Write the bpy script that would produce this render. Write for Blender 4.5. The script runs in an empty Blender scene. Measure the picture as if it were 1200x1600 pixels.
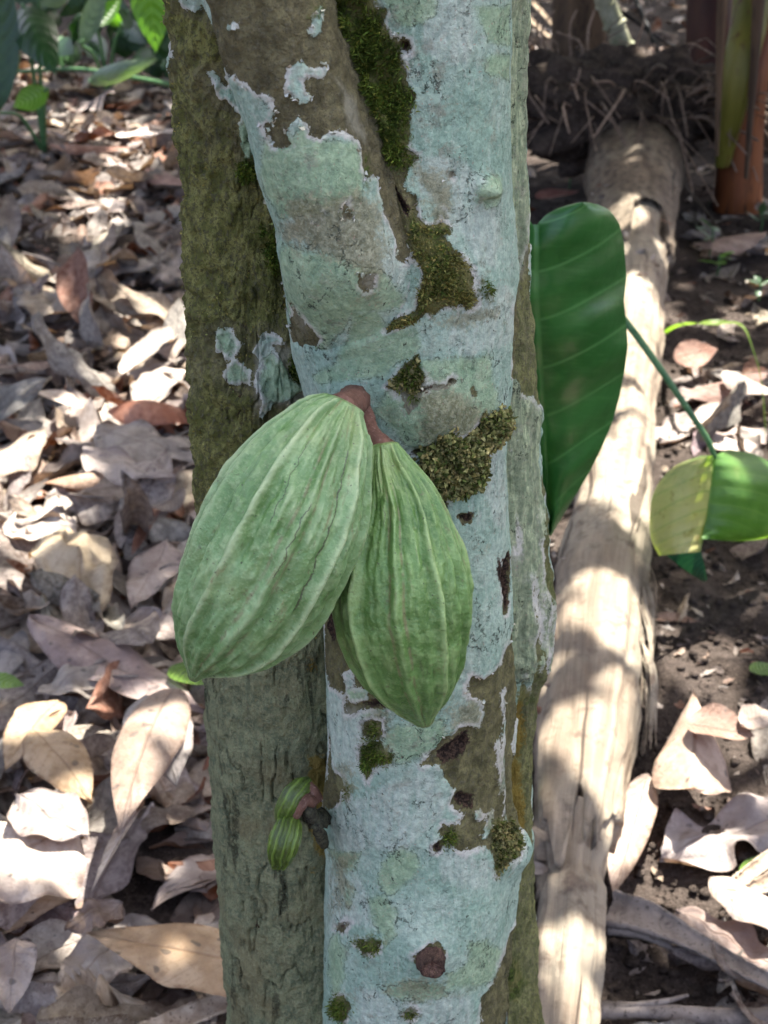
import bpy, math, random
import numpy as np
from mathutils import Vector, Matrix

random.seed(7)
RNG = np.random.default_rng(11)
scene = bpy.context.scene
COL = scene.collection
R = math.radians

# ------------------------------------------------------------------ camera model
H, PITCH, FPX = 1.25, R(28.0), 2198.0
SP, CP = math.sin(PITCH), math.cos(PITCH)
CAM = np.array([0.0, 0.0, H])
FW = np.array([0, CP, -SP]); UP = np.array([0, SP, CP])


def ray(px, py):
    return FW + np.array([(px - 600) / FPX, 0, 0]) + UP * ((800 - py) / FPX)


def at_plane(px, py, Y):
    d = ray(px, py); return CAM + d * (Y / d[1])


def at_ground(px, py, z=0.0):
    d = ray(px, py); return CAM + d * ((z - H) / d[2])


def project(P):
    v = P - CAM; dep = v @ FW
    return 600 + FPX * v[:, 0] / dep, 800 - FPX * (v @ UP) / dep, dep


def row_of(z, Y):
    k = (z - H) / Y
    y = (SP + k * CP) / (CP - k * SP)
    return 800 - FPX * y, Y / (CP + y * SP)


def z_of(py, Y):
    return at_plane(600, py, Y)[2]


# ------------------------------------------------------------------ numpy noise
def _hash(ix, iy, iz, seed):
    h = (ix.astype(np.int64) * 374761393 + iy.astype(np.int64) * 668265263 + iz.astype(np.int64) * 2147483647 + seed * 974711) & 0xFFFFFFFF
    h = ((h ^ (h >> 13)) * 1274126177) & 0xFFFFFFFF
    h = ((h ^ (h >> 16)) * 2246822519) & 0xFFFFFFFF
    return ((h ^ (h >> 15)) & 0xFFFF).astype(np.float32) / 32767.5 - 1.0


def vnoise(P, seed=0):
    P = np.asarray(P, dtype=np.float64)
    i = np.floor(P); f = P - i; f = f * f * f * (f * (f * 6 - 15) + 10)
    ix, iy, iz = i[:, 0], i[:, 1], i[:, 2]
    out = 0
    for dx in (0, 1):
        wx = f[:, 0] if dx else 1 - f[:, 0]
        for dy in (0, 1):
            wy = f[:, 1] if dy else 1 - f[:, 1]
            for dz in (0, 1):
                wz = f[:, 2] if dz else 1 - f[:, 2]
                out = out + wx * wy * wz * _hash(ix + dx, iy + dy, iz + dz, seed)
    return out


def fbm(P, octv=4, seed=0, gain=0.5):
    a, s, t = 1.0, 0, 0
    P = np.asarray(P, dtype=np.float64)
    for o in range(octv):
        s = s + a * vnoise(P * (2.03 ** o), seed + o * 17); t += a; a *= gain
    return s / t


def sstep(a, b, x):
    t = np.clip((x - a) / (b - a), 0, 1); return t * t * (3 - 2 * t)


def sdpoly(Q, poly, lim=60.0):
    """signed distance in the outline's units, positive inside, clipped to +-lim"""
    poly = np.asarray(poly, float)
    out = np.full(len(Q), -lim)
    lo, hi = poly.min(0) - lim, poly.max(0) + lim
    sel = np.where((Q[:, 0] > lo[0]) & (Q[:, 0] < hi[0]) & (Q[:, 1] > lo[1]) & (Q[:, 1] < hi[1]))[0]
    if not len(sel): return out
    q = Q[sel]; d2 = np.full(len(q), 1e9); ins = np.zeros(len(q), bool)
    n = len(poly)
    for i in range(n):
        a, b = poly[i], poly[(i + 1) % n]; e = b - a
        w = q - a; t = np.clip((w @ e) / max(e @ e, 1e-9), 0, 1)
        dd = w - t[:, None] * e; d2 = np.minimum(d2, (dd * dd).sum(1))
        c = (a[1] > q[:, 1]) != (b[1] > q[:, 1])
        if a[1] != b[1]:
            xi = (b[0] - a[0]) * (q[:, 1] - a[1]) / (b[1] - a[1]) + a[0]
            ins ^= c & (q[:, 0] < xi)
    d = np.minimum(np.sqrt(d2), lim)
    out[sel] = np.where(ins, d, -d)
    return out


def blob(cx, cy, rx, ry, n=14, seed=0, rough=0.25):
    g = random.Random(seed * 31 + int(cx) * 7 + int(cy))
    return [(cx + rx * math.cos(2 * math.pi * i / n) * (1 + g.uniform(-rough, rough)),
             cy + ry * math.sin(2 * math.pi * i / n) * (1 + g.uniform(-rough, rough))) for i in range(n)]


# ------------------------------------------------------------------ objects
def link(o, parent=None):
    COL.objects.link(o)
    if parent is not None: o.parent = parent
    return o


def tag(o, label=None, cat=None, group=None, kind=None):
    if label: o['label'] = label
    if cat: o['category'] = cat
    if group: o['group'] = group
    if kind: o['kind'] = kind
    return o


def empty(name, loc=(0, 0, 0)):
    o = bpy.data.objects.new(name, None); o.location = loc; o.empty_display_size = 0.05
    return link(o)


def mesh_np(name, V, F, mats=(), attrs=None, uv=None, smooth=True, matidx=None):
    """V (n,3); F list/array of faces; attrs {name: (n,) or (n,3)}; uv (n,2) per vertex"""
    me = bpy.data.meshes.new(name)
    V = np.asarray(V, dtype=np.float32)
    if isinstance(F, np.ndarray):
        m, k = F.shape
        me.vertices.add(len(V)); me.vertices.foreach_set('co', V.ravel())
        me.loops.add(m * k); me.loops.foreach_set('vertex_index', F.astype(np.int32).ravel())
        me.polygons.add(m); me.polygons.foreach_set('loop_start', np.arange(0, m * k, k, dtype=np.int32))
        me.polygons.foreach_set('loop_total', np.full(m, k, dtype=np.int32))
    else:
        me.from_pydata([tuple(v) for v in V], [], [tuple(f) for f in F])
    for m_ in mats: me.materials.append(m_)
    if matidx is not None: me.polygons.foreach_set('material_index', np.asarray(matidx, dtype=np.int32))
    if uv is not None:
        li = np.empty(len(me.loops), dtype=np.int32); me.loops.foreach_get('vertex_index', li)
        l = me.uv_layers.new(name='UVMap'); l.data.foreach_set('uv', np.asarray(uv, dtype=np.float32)[li].ravel())
    if attrs:
        for k_, a in attrs.items():
            a = np.asarray(a, dtype=np.float32)
            if a.ndim == 1:
                at = me.attributes.new(k_, 'FLOAT', 'POINT'); at.data.foreach_set('value', a)
            else:
                at = me.attributes.new(k_, 'FLOAT_COLOR', 'POINT')
                at.data.foreach_set('color', np.hstack([a, np.ones((len(a), 1), np.float32)]).astype(np.float32).ravel())
    me.update(calc_edges=True); me.validate()
    if smooth: me.polygons.foreach_set('use_smooth', np.ones(len(me.polygons), dtype=bool))
    return me


def obj(name, me, parent=None):
    return link(bpy.data.objects.new(name, me), parent)


def grid_faces(nr, nc, wrap=False, off=0):
    r = np.arange(nr - 1)[:, None]; c = np.arange(nc if wrap else nc - 1)[None, :]
    a = r * nc + c; b = r * nc + (c + 1) % nc
    return (np.stack([a, b, b + nc, a + nc], -1).reshape(-1, 4) + off)


class MB:
    """collects vertices, quads and a colour per vertex"""
    def __init__(s): s.V = []; s.F = []; s.C = []; s.U = []; s.n = 0
    def add(s, V, F, c=None, uv=None):
        V = np.asarray(V, float); s.V.append(V); s.F.append(np.asarray(F) + s.n)
        if c is not None:
            c = np.asarray(c, float); s.C.append(np.tile(c, (len(V), 1)) if c.ndim == 1 else c)
        s.U.append(np.zeros((len(V), 2)) if uv is None else np.asarray(uv, float)); s.n += len(V)
    def tube(s, pts, rad, seg=8, c=None, rough=0.0, cap=True):
        pts = np.asarray(pts, float); n = len(pts); rad = np.broadcast_to(np.asarray(rad, float), (n,))
        T = np.gradient(pts, axis=0); T /= np.linalg.norm(T, axis=1)[:, None] + 1e-12
        ref = np.array([0, 0, 1.0]) if abs(T[0][2]) < 0.9 else np.array([1.0, 0, 0])
        V = []; U = []
        L = np.concatenate([[0], np.cumsum(np.linalg.norm(np.diff(pts, axis=0), axis=1))])
        nrm = np.cross(T[0], ref); nrm /= np.linalg.norm(nrm)
        for i in range(n):
            nrm = nrm - T[i] * (nrm @ T[i]); nrm /= np.linalg.norm(nrm)
            bi = np.cross(T[i], nrm)
            for k in range(seg):
                a = 2 * math.pi * k / seg
                V.append(pts[i] + (nrm * math.cos(a) + bi * math.sin(a)) * rad[i] * (1 + rough * random.uniform(-1, 1)))
                U.append((k / seg, L[i]))
        F = grid_faces(n, seg, True)
        if cap:
            V += [pts[0], pts[-1]]; U += [(0, 0), (0, L[-1])]
            e0 = [[n * seg, (k + 1) % seg, k, n * seg] for k in range(seg)]
            e1 = [[n * seg + 1, (n - 1) * seg + k, (n - 1) * seg + (k + 1) % seg, n * seg + 1] for k in range(seg)]
            tri = np.array(e0 + e1)
            s.add(V, F, c, U); s.tri = getattr(s, 'tri', []); s.tri.append(tri[:, :3] + s.n - len(V))
        else:
            s.add(V, F, c, U)
    def build(s, name, mat, parent=None, smooth=True):
        V = np.vstack(s.V); U = np.vstack(s.U)
        F = np.vstack(s.F)
        at = {'tone': np.vstack(s.C)} if s.C else None
        if getattr(s, 'tri', None):
            fl = [tuple(f) for f in F] + [tuple(f) for t in s.tri for f in t]
            me = mesh_np(name, V, fl, [mat], at, U, smooth)
        else:
            me = mesh_np(name, V, F, [mat], at, U, smooth)
        return obj(name, me, parent)


def bez(pts, n):
    """Catmull-Rom through pts"""
    P = np.asarray(pts, float); P = np.vstack([2 * P[0] - P[1], P, 2 * P[-1] - P[-2]])
    m = len(P) - 3; out = []
    for t in np.linspace(0, m - 1e-6, n):
        i = int(t); u = t - i; a, b, c, d = P[i:i + 4]
        out.append(0.5 * (2 * b + (c - a) * u + (2 * a - 5 * b + 4 * c - d) * u * u + (3 * b - a - 3 * c + d) * u ** 3))
    return np.array(out)


# ------------------------------------------------------------------ node helper
class NT:
    def __init__(s, name):
        s.m = bpy.data.materials.new(name); s.m.use_nodes = True; s.t = s.m.node_tree
        s.t.nodes.clear()
    def n(s, typ, **kw):
        nd = s.t.nodes.new(typ)
        for k, v in kw.items(): setattr(nd, k, v)
        return nd
    def put(s, sock, v):
        if isinstance(v, bpy.types.NodeSocket): s.t.links.new(v, sock)
        elif v is not None:
            if hasattr(sock.default_value, '__len__') and not hasattr(v, '__len__'): sock.default_value = (v,) * len(sock.default_value)
            elif hasattr(v, '__len__') and sock.type == 'RGBA' and len(v) == 3: sock.default_value = (*v, 1)
            else: sock.default_value = v
    def math(s, op, a, b=None, c=None, clamp=False):
        nd = s.n('ShaderNodeMath', operation=op, use_clamp=clamp)
        for i, v in enumerate((a, b, c)):
            if v is not None: s.put(nd.inputs[i], v)
        return nd.outputs[0]
    def mix(s, f, a, b, blend='MIX'):
        nd = s.n('ShaderNodeMix', data_type='RGBA', blend_type=blend)
        s.put(nd.inputs[0], f); s.put(nd.inputs[6], a); s.put(nd.inputs[7], b)
        return nd.outputs[2]
    def attr(s, name, color=False):
        nd = s.n('ShaderNodeAttribute', attribute_name=name)
        return nd.outputs['Color' if color else 'Fac']
    def coord(s, which='Object'):
        return s.n('ShaderNodeTexCoord').outputs[which]
    def mapping(s, v, scale=(1, 1, 1), loc=(0, 0, 0), rot=(0, 0, 0)):
        nd = s.n('ShaderNodeMapping'); s.put(nd.inputs[0], v)
        nd.inputs['Scale'].default_value = scale; nd.inputs['Location'].default_value = loc; nd.inputs['Rotation'].default_value = rot
        return nd.outputs[0]
    def noise(s, v, scale, detail=4, rough=0.55, dist=0.0, out=0):
        nd = s.n('ShaderNodeTexNoise'); s.put(nd.inputs['Vector'], v)
        nd.inputs['Scale'].default_value = scale; nd.inputs['Detail'].default_value = detail
        nd.inputs['Roughness'].default_value = rough; nd.inputs['Distortion'].default_value = dist
        return nd.outputs[out]
    def voro(s, v, scale, feature='F1', rnd=1.0, out='Distance'):
        nd = s.n('ShaderNodeTexVoronoi', feature=feature); s.put(nd.inputs['Vector'], v)
        nd.inputs['Scale'].default_value = scale; nd.inputs['Randomness'].default_value = rnd
        return nd.outputs[out]
    def sm(s, v, a, b, c=0.0, d=1.0):
        nd = s.n('ShaderNodeMapRange', interpolation_type='SMOOTHSTEP'); s.put(nd.inputs['Value'], v)
        nd.inputs['From Min'].default_value = a; nd.inputs['From Max'].default_value = b
        nd.inputs['To Min'].default_value = c; nd.inputs['To Max'].default_value = d
        return nd.outputs[0]
    def sep(s, v):
        nd = s.n('ShaderNodeSeparateXYZ'); s.put(nd.inputs[0], v); return nd.outputs
    def vadd(s, a, b, k=1.0):
        sc = s.n('ShaderNodeVectorMath', operation='SCALE'); s.put(sc.inputs[0], b); sc.inputs['Scale'].default_value = k
        ad = s.n('ShaderNodeVectorMath', operation='ADD'); s.put(ad.inputs[0], a); s.put(ad.inputs[1], sc.outputs[0])
        return ad.outputs[0]
    def bump(s, h, dist, strength=1.0, normal=None):
        nd = s.n('ShaderNodeBump'); s.put(nd.inputs['Height'], h)
        nd.inputs['Distance'].default_value = dist; nd.inputs['Strength'].default_value = strength
        if normal is not None: s.put(nd.inputs['Normal'], normal)
        return nd.outputs[0]
    def out(s, color, rough=0.8, normal=None, spec=0.3, trans=None, trans_fac=0.0, extra=None):
        b = s.n('ShaderNodeBsdfPrincipled'); s.put(b.inputs['Base Color'], color); s.put(b.inputs['Roughness'], rough)
        s.put(b.inputs['Specular IOR Level'], spec)
        if normal is not None: s.put(b.inputs['Normal'], normal)
        if extra:
            for k, v in extra.items(): s.put(b.inputs[k], v)
        sh = b.outputs[0]
        if trans is not None:
            t = s.n('ShaderNodeBsdfTranslucent'); s.put(t.inputs[0], trans)
            if normal is not None: s.put(t.inputs['Normal'], normal)
            mx = s.n('ShaderNodeMixShader'); s.put(mx.inputs[0], trans_fac)
            s.t.links.new(sh, mx.inputs[1]); s.t.links.new(t.outputs[0], mx.inputs[2]); sh = mx.outputs[0]
        o = s.n('ShaderNodeOutputMaterial'); s.t.links.new(sh, o.inputs[0])
        return s.m


# ------------------------------------------------------------------ materials
def mat_stem():
    t = NT('lichen_bark'); P = t.coord()
    n_big = t.noise(P, 22, 4); n_mid = t.noise(P, 90, 5, 0.6); n_fin = t.noise(P, 420, 4, 0.6); n_mic = t.noise(P, 1300, 3, 0.6)
    Pv = t.mapping(P, (1, 1, 0.14)); n_str = t.noise(Pv, 330, 4, 0.65); n_str2 = t.noise(Pv, 900, 3, 0.6)
    Pf = t.mapping(P, (1, 1, 0.09)); n_fis = t.noise(Pf, 120, 3, 0.5, 0.4)
    tone, moss, lich, grn, wht, yel, dark, olv = (t.attr(k) for k in ('bark', 'moss', 'lich', 'grn', 'wht', 'yel', 'dark', 'olv'))
    film = t.attr('film')
    # bark: brown-olive (0) to grey-green (1)
    b0 = t.mix(t.sm(n_mid, .35, .65), (0.110, 0.095, 0.055), (0.195, 0.175, 0.100))
    ol = t.mix(t.sm(n_mid, .40, .62), (0.130, 0.140, 0.040), (0.255, 0.255, 0.085))
    ol = t.mix(t.math('MULTIPLY', t.sm(n_fin, .48, .60), .8), ol, (0.085, 0.080, 0.036))
    b0 = t.mix(t.math('MULTIPLY', olv, t.sm(n_big, .30, .55, .55, 1.0)), b0, ol)
    b1 = t.mix(t.sm(n_mid, .35, .65), (0.130, 0.156, 0.090), (0.245, 0.268, 0.145))
    b1 = t.mix(t.math('MULTIPLY', t.sm(n_fin, .47, .60), .65), b1, (0.29, 0.285, 0.155))
    b1 = t.mix(t.sm(n_big, .5, .66), b1, (0.21, 0.20, 0.105))
    bark = t.mix(tone, b0, b1)
    bark = t.mix(t.math('MULTIPLY', t.sm(n_str, .5, .75), t.sm(tone, 0, 1, .55, .35)), bark, (0.05, 0.055, 0.04))
    bark = t.mix(t.math('MULTIPLY', t.sm(n_fin, .56, .74), .6), bark, (0.19, 0.19, 0.125))
    bark = t.mix(t.math('MULTIPLY', t.sm(n_mic, .54, .66), .55), bark, (0.04, 0.042, 0.03))
    bark = t.mix(t.math('MULTIPLY', t.sm(t.noise(Pv, 520, 5, .7), .55, .66), t.math('MULTIPLY', tone, .55)), bark, (0.34, 0.34, 0.19))
    fis = t.math('MULTIPLY', t.math('MULTIPLY', t.sm(n_fis, .42, .30), t.sm(n_fin, .36, .56)), t.math('ADD', .2, t.math('MULTIPLY', tone, .45)))
    bark = t.mix(fis, bark, (0.012, 0.013, 0.010))  # shade inside the fissures, painted into the bark colour
    # soft pale film of lichen over bark
    wfac = t.math('MULTIPLY', t.sm(t.math('ADD', wht, t.math('MULTIPLY', t.math('SUBTRACT', n_mid, .5), 2.2)), -0.5, 0.9), .65)
    bark = t.mix(wfac, bark, (0.30, 0.295, 0.22))
    ysel = t.sm(t.math('ADD', yel, t.math('MULTIPLY', t.math('SUBTRACT', n_fin, .5), 3.5)), -0.1, .7)
    bark = t.mix(t.math('MULTIPLY', ysel, .75), bark, (0.23, 0.155, 0.022))
    # lichen crust
    wob = t.math('ADD', t.math('ADD', t.math('MULTIPLY', t.math('SUBTRACT', n_mid, .5), 1.4), t.math('MULTIPLY', t.math('SUBTRACT', n_fin, .5), 1.5)), t.math('MULTIPLY', t.math('SUBTRACT', n_mic, .5), .45))
    L = t.math('ADD', lich, wob); lm = t.sm(L, -.05, .06)
    G = t.math('ADD', grn, t.math('MULTIPLY', wob, 1.0)); gm = t.math('MULTIPLY', t.sm(G, -.7, .7), .8)
    lc = t.mix(t.sm(n_big, .38, .64), (0.290, 0.425, 0.322), (0.385, 0.500, 0.395))
    lc = t.mix(t.math('MULTIPLY', t.sm(n_str, .48, .72), .5), lc, (0.50, 0.59, 0.485))
    lc = t.mix(t.math('MULTIPLY', t.sm(n_mid, .54, .70), .55), lc, (0.265, 0.415, 0.305))
    lc = t.mix(t.math('MULTIPLY', t.sm(wht, -.4, .8), t.sm(n_str, .3, .6, .25, .85)), lc, (0.475, 0.55, 0.455))
    lc = t.mix(t.math('MULTIPLY', t.sm(n_fin, .60, .72), .4), lc, (0.52, 0.53, 0.42))
    gc = t.mix(t.sm(n_mid, .35, .65), (0.245, 0.365, 0.205), (0.345, 0.465, 0.275))
    gc = t.mix(t.math('MULTIPLY', t.sm(n_fin, .52, .68), .5), gc, (0.42, 0.52, 0.34))
    gy = t.mix(t.sm(n_str, .40, .62), (0.21, 0.255, 0.13), (0.43, 0.475, 0.265))
    gy = t.mix(t.math('MULTIPLY', t.sm(n_fis, .55, .42), .5), gy, (0.17, 0.18, 0.10))
    gc = t.mix(t.sm(olv, .55, .75), gc, gy)
    lc = t.mix(gm, lc, gc)
    # worn, thin places where the bark shows through, and brown films
    thin = t.math('MULTIPLY', t.sm(t.noise(P, 75, 7, .72), .53, .64), t.sm(t.noise(P, 14, 3), 0.42, .58, .18, .68))
    lc = t.mix(thin, lc, t.mix(.45, bark, (0.42, 0.44, 0.36)))
    fl_ = t.sm(t.math('ADD', t.math('ADD', film, t.math('MULTIPLY', t.math('SUBTRACT', n_mid, .5), 6.0)), t.math('MULTIPLY', t.math('SUBTRACT', n_fin, .5), 6.0)), -.6, 2.2)
    lc = t.mix(t.math('MULTIPLY', fl_, .85), lc, t.mix(t.sm(n_fin, .42, .60), (0.175, 0.165, 0.085), (0.30, 0.30, 0.19)))
    gr_ = t.sm(n_mic, .52, .66)
    lc = t.mix(t.math('MULTIPLY', gr_, .16), lc, (0.20, 0.25, 0.20))
    n_pow = t.noise(P, 240, 7, .78)
    lc = t.mix(1.0, lc, t.mix(t.sm(n_pow, .34, .64), (0.76, 0.80, 0.80), (1.24, 1.23, 1.22)), 'MULTIPLY')
    lc = t.mix(t.math('MULTIPLY', t.sm(t.noise(t.mapping(P, (1, 1, .8), (5, 2, 1)), 150, 6, .75), .60, .68), .35), lc, (0.56, 0.57, 0.50))
    # dark outline between thalli, fine cracks, specks
    gl = t.math('MULTIPLY', t.sm(t.math('ABSOLUTE', G), .13, .03), t.sm(n_mid, .40, .52))
    Pw = t.vadd(P, t.noise(P, 110, 4, .65, out=1), .024)
    vc = t.voro(t.mapping(Pw, (1, 1, .6)), 48, 'DISTANCE_TO_EDGE')
    ck = t.math('MULTIPLY', t.sm(vc, .030, .008), t.sm(t.noise(P, 30, 2), .50, .60))
    vh = t.voro(t.mapping(Pw, (1, 1, 1.6)), 110, 'DISTANCE_TO_EDGE')
    ck2 = t.math('MULTIPLY', t.sm(vh, .03, .01), t.math('MULTIPLY', t.sm(t.noise(P, 55, 2), .54, .62), .7))
    cr = t.math('MULTIPLY', t.math('MAXIMUM', t.math('MAXIMUM', ck, ck2), t.math('MULTIPLY', gl, .7)), t.sm(n_fin, .40, .56))
    lc = t.mix(t.math('MULTIPLY', cr, .85), lc, (0.035, 0.05, 0.036))
    sp = t.sm(t.noise(P, 620, 2, .5), .68, .72)
    lc = t.mix(t.math('MULTIPLY', sp, .6), lc, (0.42, 0.29, 0.22))
    sp2 = t.sm(t.noise(t.mapping(P, (1, 1, .55), (3, 1, 2)), 380, 2, .5), .715, .74)
    lc = t.mix(t.math('MULTIPLY', sp2, .85), lc, (0.04, 0.045, 0.03))
    rim = t.math('MULTIPLY', t.sm(L, 1.0, .2), t.sm(t.noise(P, 45, 3), .42, .56))
    lc = t.mix(t.math('MULTIPLY', rim, .8), lc, (0.66, 0.64, 0.56))
    col = t.mix(lm, bark, lc)
    # thin dark edge just outside the crust (raised, curling margin)
    # moss bed under the tufts
    M = t.math('ADD', moss, wob); mm = t.sm(t.math('ADD', M, t.math('MULTIPLY', t.math('SUBTRACT', n_fin, .5), 3.0)), -.7, 1.0)
    mc = t.mix(t.sm(n_fin, .40, .62), (0.030, 0.042, 0.009), (0.085, 0.125, 0.022))
    mc = t.mix(t.sm(n_mid, .44, .60), mc, (0.16, 0.155, 0.052))
    col = t.mix(t.math('MULTIPLY', mm, .9), col, mc)
    D = t.sm(t.math('ADD', dark, t.math('MULTIPLY', wob, 1.2)), -.1, .35)
    dc = t.mix(t.sm(n_fin, .45, .62), (0.020, 0.014, 0.011), (0.085, 0.055, 0.036))
    col = t.mix(D, col, dc)
    h = t.math('ADD', t.math('MULTIPLY', lm, .5), t.math('MULTIPLY', n_fin, t.sm(lm, 0, 1, 1.3, .45)))
    h = t.math('SUBTRACT', h, t.math('MULTIPLY', t.math('MULTIPLY', cr, lm), .5))
    h = t.math('ADD', h, t.math('ADD', t.math('MULTIPLY', n_mic, .35), t.math('MULTIPLY', n_pow, .9))); h = t.math('SUBTRACT', h, t.math('MULTIPLY', fis, t.sm(lm, 0, 1, 1.6, .0)))
    h = t.math('ADD', h, t.math('MULTIPLY', n_str, t.sm(lm, 0, 1, .9, .3)))
    return t.out(col, 0.9, t.bump(h, 0.0024, 1.0), .12)


def mat_moss(name, c1, c2, c3, tr=.25):
    t = NT(name); f = t.attr('tone', True)
    P = t.coord(); c = t.mix(t.sm(t.noise(P, 60, 3), .35, .65), c1, c2); c = t.mix(t.math('MULTIPLY', t.sm(t.noise(P, 350, 2), .5, .7), .8), c, c3)
    c = t.mix(1.0, c, f, 'MULTIPLY')
    return t.out(c, .75, None, .2, c, tr)


def mat_pod(name, c_lo, c_hi, c_ridge, c_fur, young=False):
    t = NT(name); P = t.coord(); uv = t.coord('UV'); x, y, _ = t.sep(uv)
    h, rg = t.attr('bump'), t.attr('ridge')
    nb, nm, nf = t.noise(P, 28, 4), t.noise(P, 130, 4, .6), t.noise(P, 700, 3, .6)
    c = t.mix(t.sm(nb, .35, .65), c_lo, c_hi)
    c = t.mix(t.sm(h, -.9, .7), t.mix(.62, c, c_fur), c)
    c = t.mix(t.math('MULTIPLY', t.sm(h, .25, 1.2), .6), c, c_ridge)
    c = t.mix(t.math('MULTIPLY', t.sm(nm, .48, .66), .30), c, c_ridge)
    c = t.mix(t.math('MULTIPLY', t.sm(rg, .30, .95), t.sm(nm, .3, .6, .45, .85)), c, c_ridge)
    if young: c = t.mix(t.math('MULTIPLY', t.sm(rg, .22, .02), .45), c, c_fur)
    # brownish rubbed edge next to some ridges and near the tip
    if not young:
        br = t.math('MULTIPLY', t.sm(t.attr('rub'), .3, .9), t.sm(nm, .38, .58))
        c = t.mix(t.math('MULTIPLY', br, .6), c, (0.16, 0.12, 0.065))
        c = t.mix(t.math('MULTIPLY', t.sm(t.attr('endcap'), .3, 1.0), .45), c, (0.15, 0.125, 0.06))
        # scratches that follow the length
        xw = t.math('ADD', x, t.math('MULTIPLY', t.math('SUBTRACT', t.noise(t.mapping(uv, (0.2, 9, 1)), 2, 4, .6), .5), .035))
        sc = None
        for (u0, slope, v0, v1, w) in SCR:
            d = t.math('ABSOLUTE', t.math('SUBTRACT', xw, t.math('ADD', u0, t.math('MULTIPLY', t.math('SUBTRACT', y, v0), slope))))
            g = t.math('MULTIPLY', t.sm(d, w, w * .3), t.math('MULTIPLY', t.sm(y, v0, v0 + .01), t.sm(y, v1, v1 - .01)))
            sc = g if sc is None else t.math('MAXIMUM', sc, g)
        br2 = t.math('MULTIPLY', t.sm(t.noise(t.mapping(uv, (60, 9, 1)), 1, 3, .6), .62, .70), .5)
        sc2 = t.math('MULTIPLY', br2, t.sm(t.noise(P, 45, 2), .52, .62))
        wr = t.sm(t.noise(t.mapping(uv, (26, 5, 1)), 1, 5, .7, .5), .58, .68)
        c = t.mix(t.math('MULTIPLY', t.math('MULTIPLY', wr, t.sm(nb, .42, .56)), .7), c, (0.15, 0.125, 0.052))
        c = t.mix(t.math('MULTIPLY', t.sm(t.noise(P, 17, 3), .54, .70), .35), c, (0.26, 0.31, 0.10))
        c = t.mix(t.math('MULTIPLY', t.sm(t.noise(P, 230, 4, .7), .62, .69), .55), c, (0.10, 0.095, 0.045))
        c = t.mix(t.math('MULTIPLY', sc, .8), c, (0.035, 0.030, 0.018))
        c = t.mix(t.math('MULTIPLY', sc2, .7), c, (0.06, 0.05, 0.028))
        dots = t.math('MULTIPLY', t.sm(t.noise(P, 420, 1, .5), .745, .765), .8)
        c = t.mix(dots, c, (0.03, 0.026, 0.018))
    c = t.mix(t.math('MULTIPLY', t.sm(nf, .5, .68), .25), c, c_ridge)
    hh = t.math('ADD', t.math('MULTIPLY', nm, 1.0), t.math('MULTIPLY', nf, .25))
    return t.out(c, t.sm(nm, .3, .7, .34, .52), t.bump(hh, .0019, .8), .5)


def leaf_nodes(t, base, uv, P):
    x, y, _ = t.sep(uv)                     # x along 0..1, y across -1..1
    ay = t.math('ABSOLUTE', y)
    mid = t.sm(ay, .055, .015)
    ph = t.math('SUBTRACT', t.math('MULTIPLY', x, 10.0), t.math('MULTIPLY', t.math('POWER', ay, .8), 2.2))
    fr = t.math('ABSOLUTE', t.math('SUBTRACT', t.math('FRACT', ph), .5))
    side = t.sm(fr, .06, .015)
    wave = t.math('COSINE', t.math('MULTIPLY', ph, 6.2832))
    n1, n2, n3 = t.noise(P, 18, 4), t.noise(P, 75, 4, .6), t.noise(P, 340, 3, .6)
    return ay, mid, side, wave, n1, n2, n3


def mat_deadleaf(name, from_object):
    t = NT(name); uv = t.coord('UV'); P = t.coord('Object')
    if from_object:
        oi = t.n('ShaderNodeObjectInfo'); base = oi.outputs['Color']
        P = t.vadd(P, t.mapping(oi.outputs['Random'], (1, 1, 1)), 13.0)
    else: base = t.attr('tone', True)
    ay, mid, side, wave, n1, n2, n3 = leaf_nodes(t, base, uv, P)
    c = t.mix(t.sm(n1, .35, .65), t.mix(1.0, base, (0.66, 0.62, 0.60), 'MULTIPLY'), t.mix(.22, base, (0.62, 0.55, 0.46)))
    c = t.mix(t.math('MULTIPLY', t.sm(n2, .52, .70), .5), c, t.mix(1.0, base, (0.45, 0.38, 0.33), 'MULTIPLY'))
    c = t.mix(t.math('MULTIPLY', t.sm(n3, .60, .70), .35), c, (0.08, 0.06, 0.045))
    c = t.mix(t.math('MULTIPLY', t.math('MULTIPLY', side, t.sm(n1, .35, .6)), .42), c, t.mix(1.0, base, (0.5, 0.42, 0.36), 'MULTIPLY'))
    c = t.mix(t.math('MULTIPLY', mid, .62), c, t.mix(1.0, base, (0.55, 0.45, 0.38), 'MULTIPLY'))
    c = t.mix(t.math('MULTIPLY', t.sm(ay, .86, 1.0), t.sm(n2, .35, .6)), c, t.mix(1.0, base, (0.42, 0.33, 0.28), 'MULTIPLY'))
    c = t.mix(t.math('MULTIPLY', t.sm(t.noise(P, 130, 6, .75), .55, .66), .5), c, t.mix(1.0, base, (0.36, 0.31, 0.28), 'MULTIPLY'))
    spots = t.sm(t.noise(P, 55, 1, .4), .70, .73)
    c = t.mix(t.math('MULTIPLY', spots, .75), c, (0.025, 0.02, 0.016))
    # dull underside is paler and greyer
    bk = t.n('ShaderNodeNewGeometry').outputs['Backfacing']
    c = t.mix(t.math('MULTIPLY', bk, .22), c, t.mix(.5, base, (0.40, 0.36, 0.335)))
    h = t.math('ADD', t.math('ADD', t.math('MULTIPLY', wave, .13), t.math('MULTIPLY', n2, 1.3)), t.math('MULTIPLY', mid, .8))
    h = t.math('ADD', h, t.math('MULTIPLY', n3, .4))
    return t.out(c, t.sm(n2, .3, .7, .48, .72), t.bump(h, .0035, .7), .28, t.mix(1.0, c, (0.9, 0.62, 0.36), 'MULTIPLY'), .16)


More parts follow.
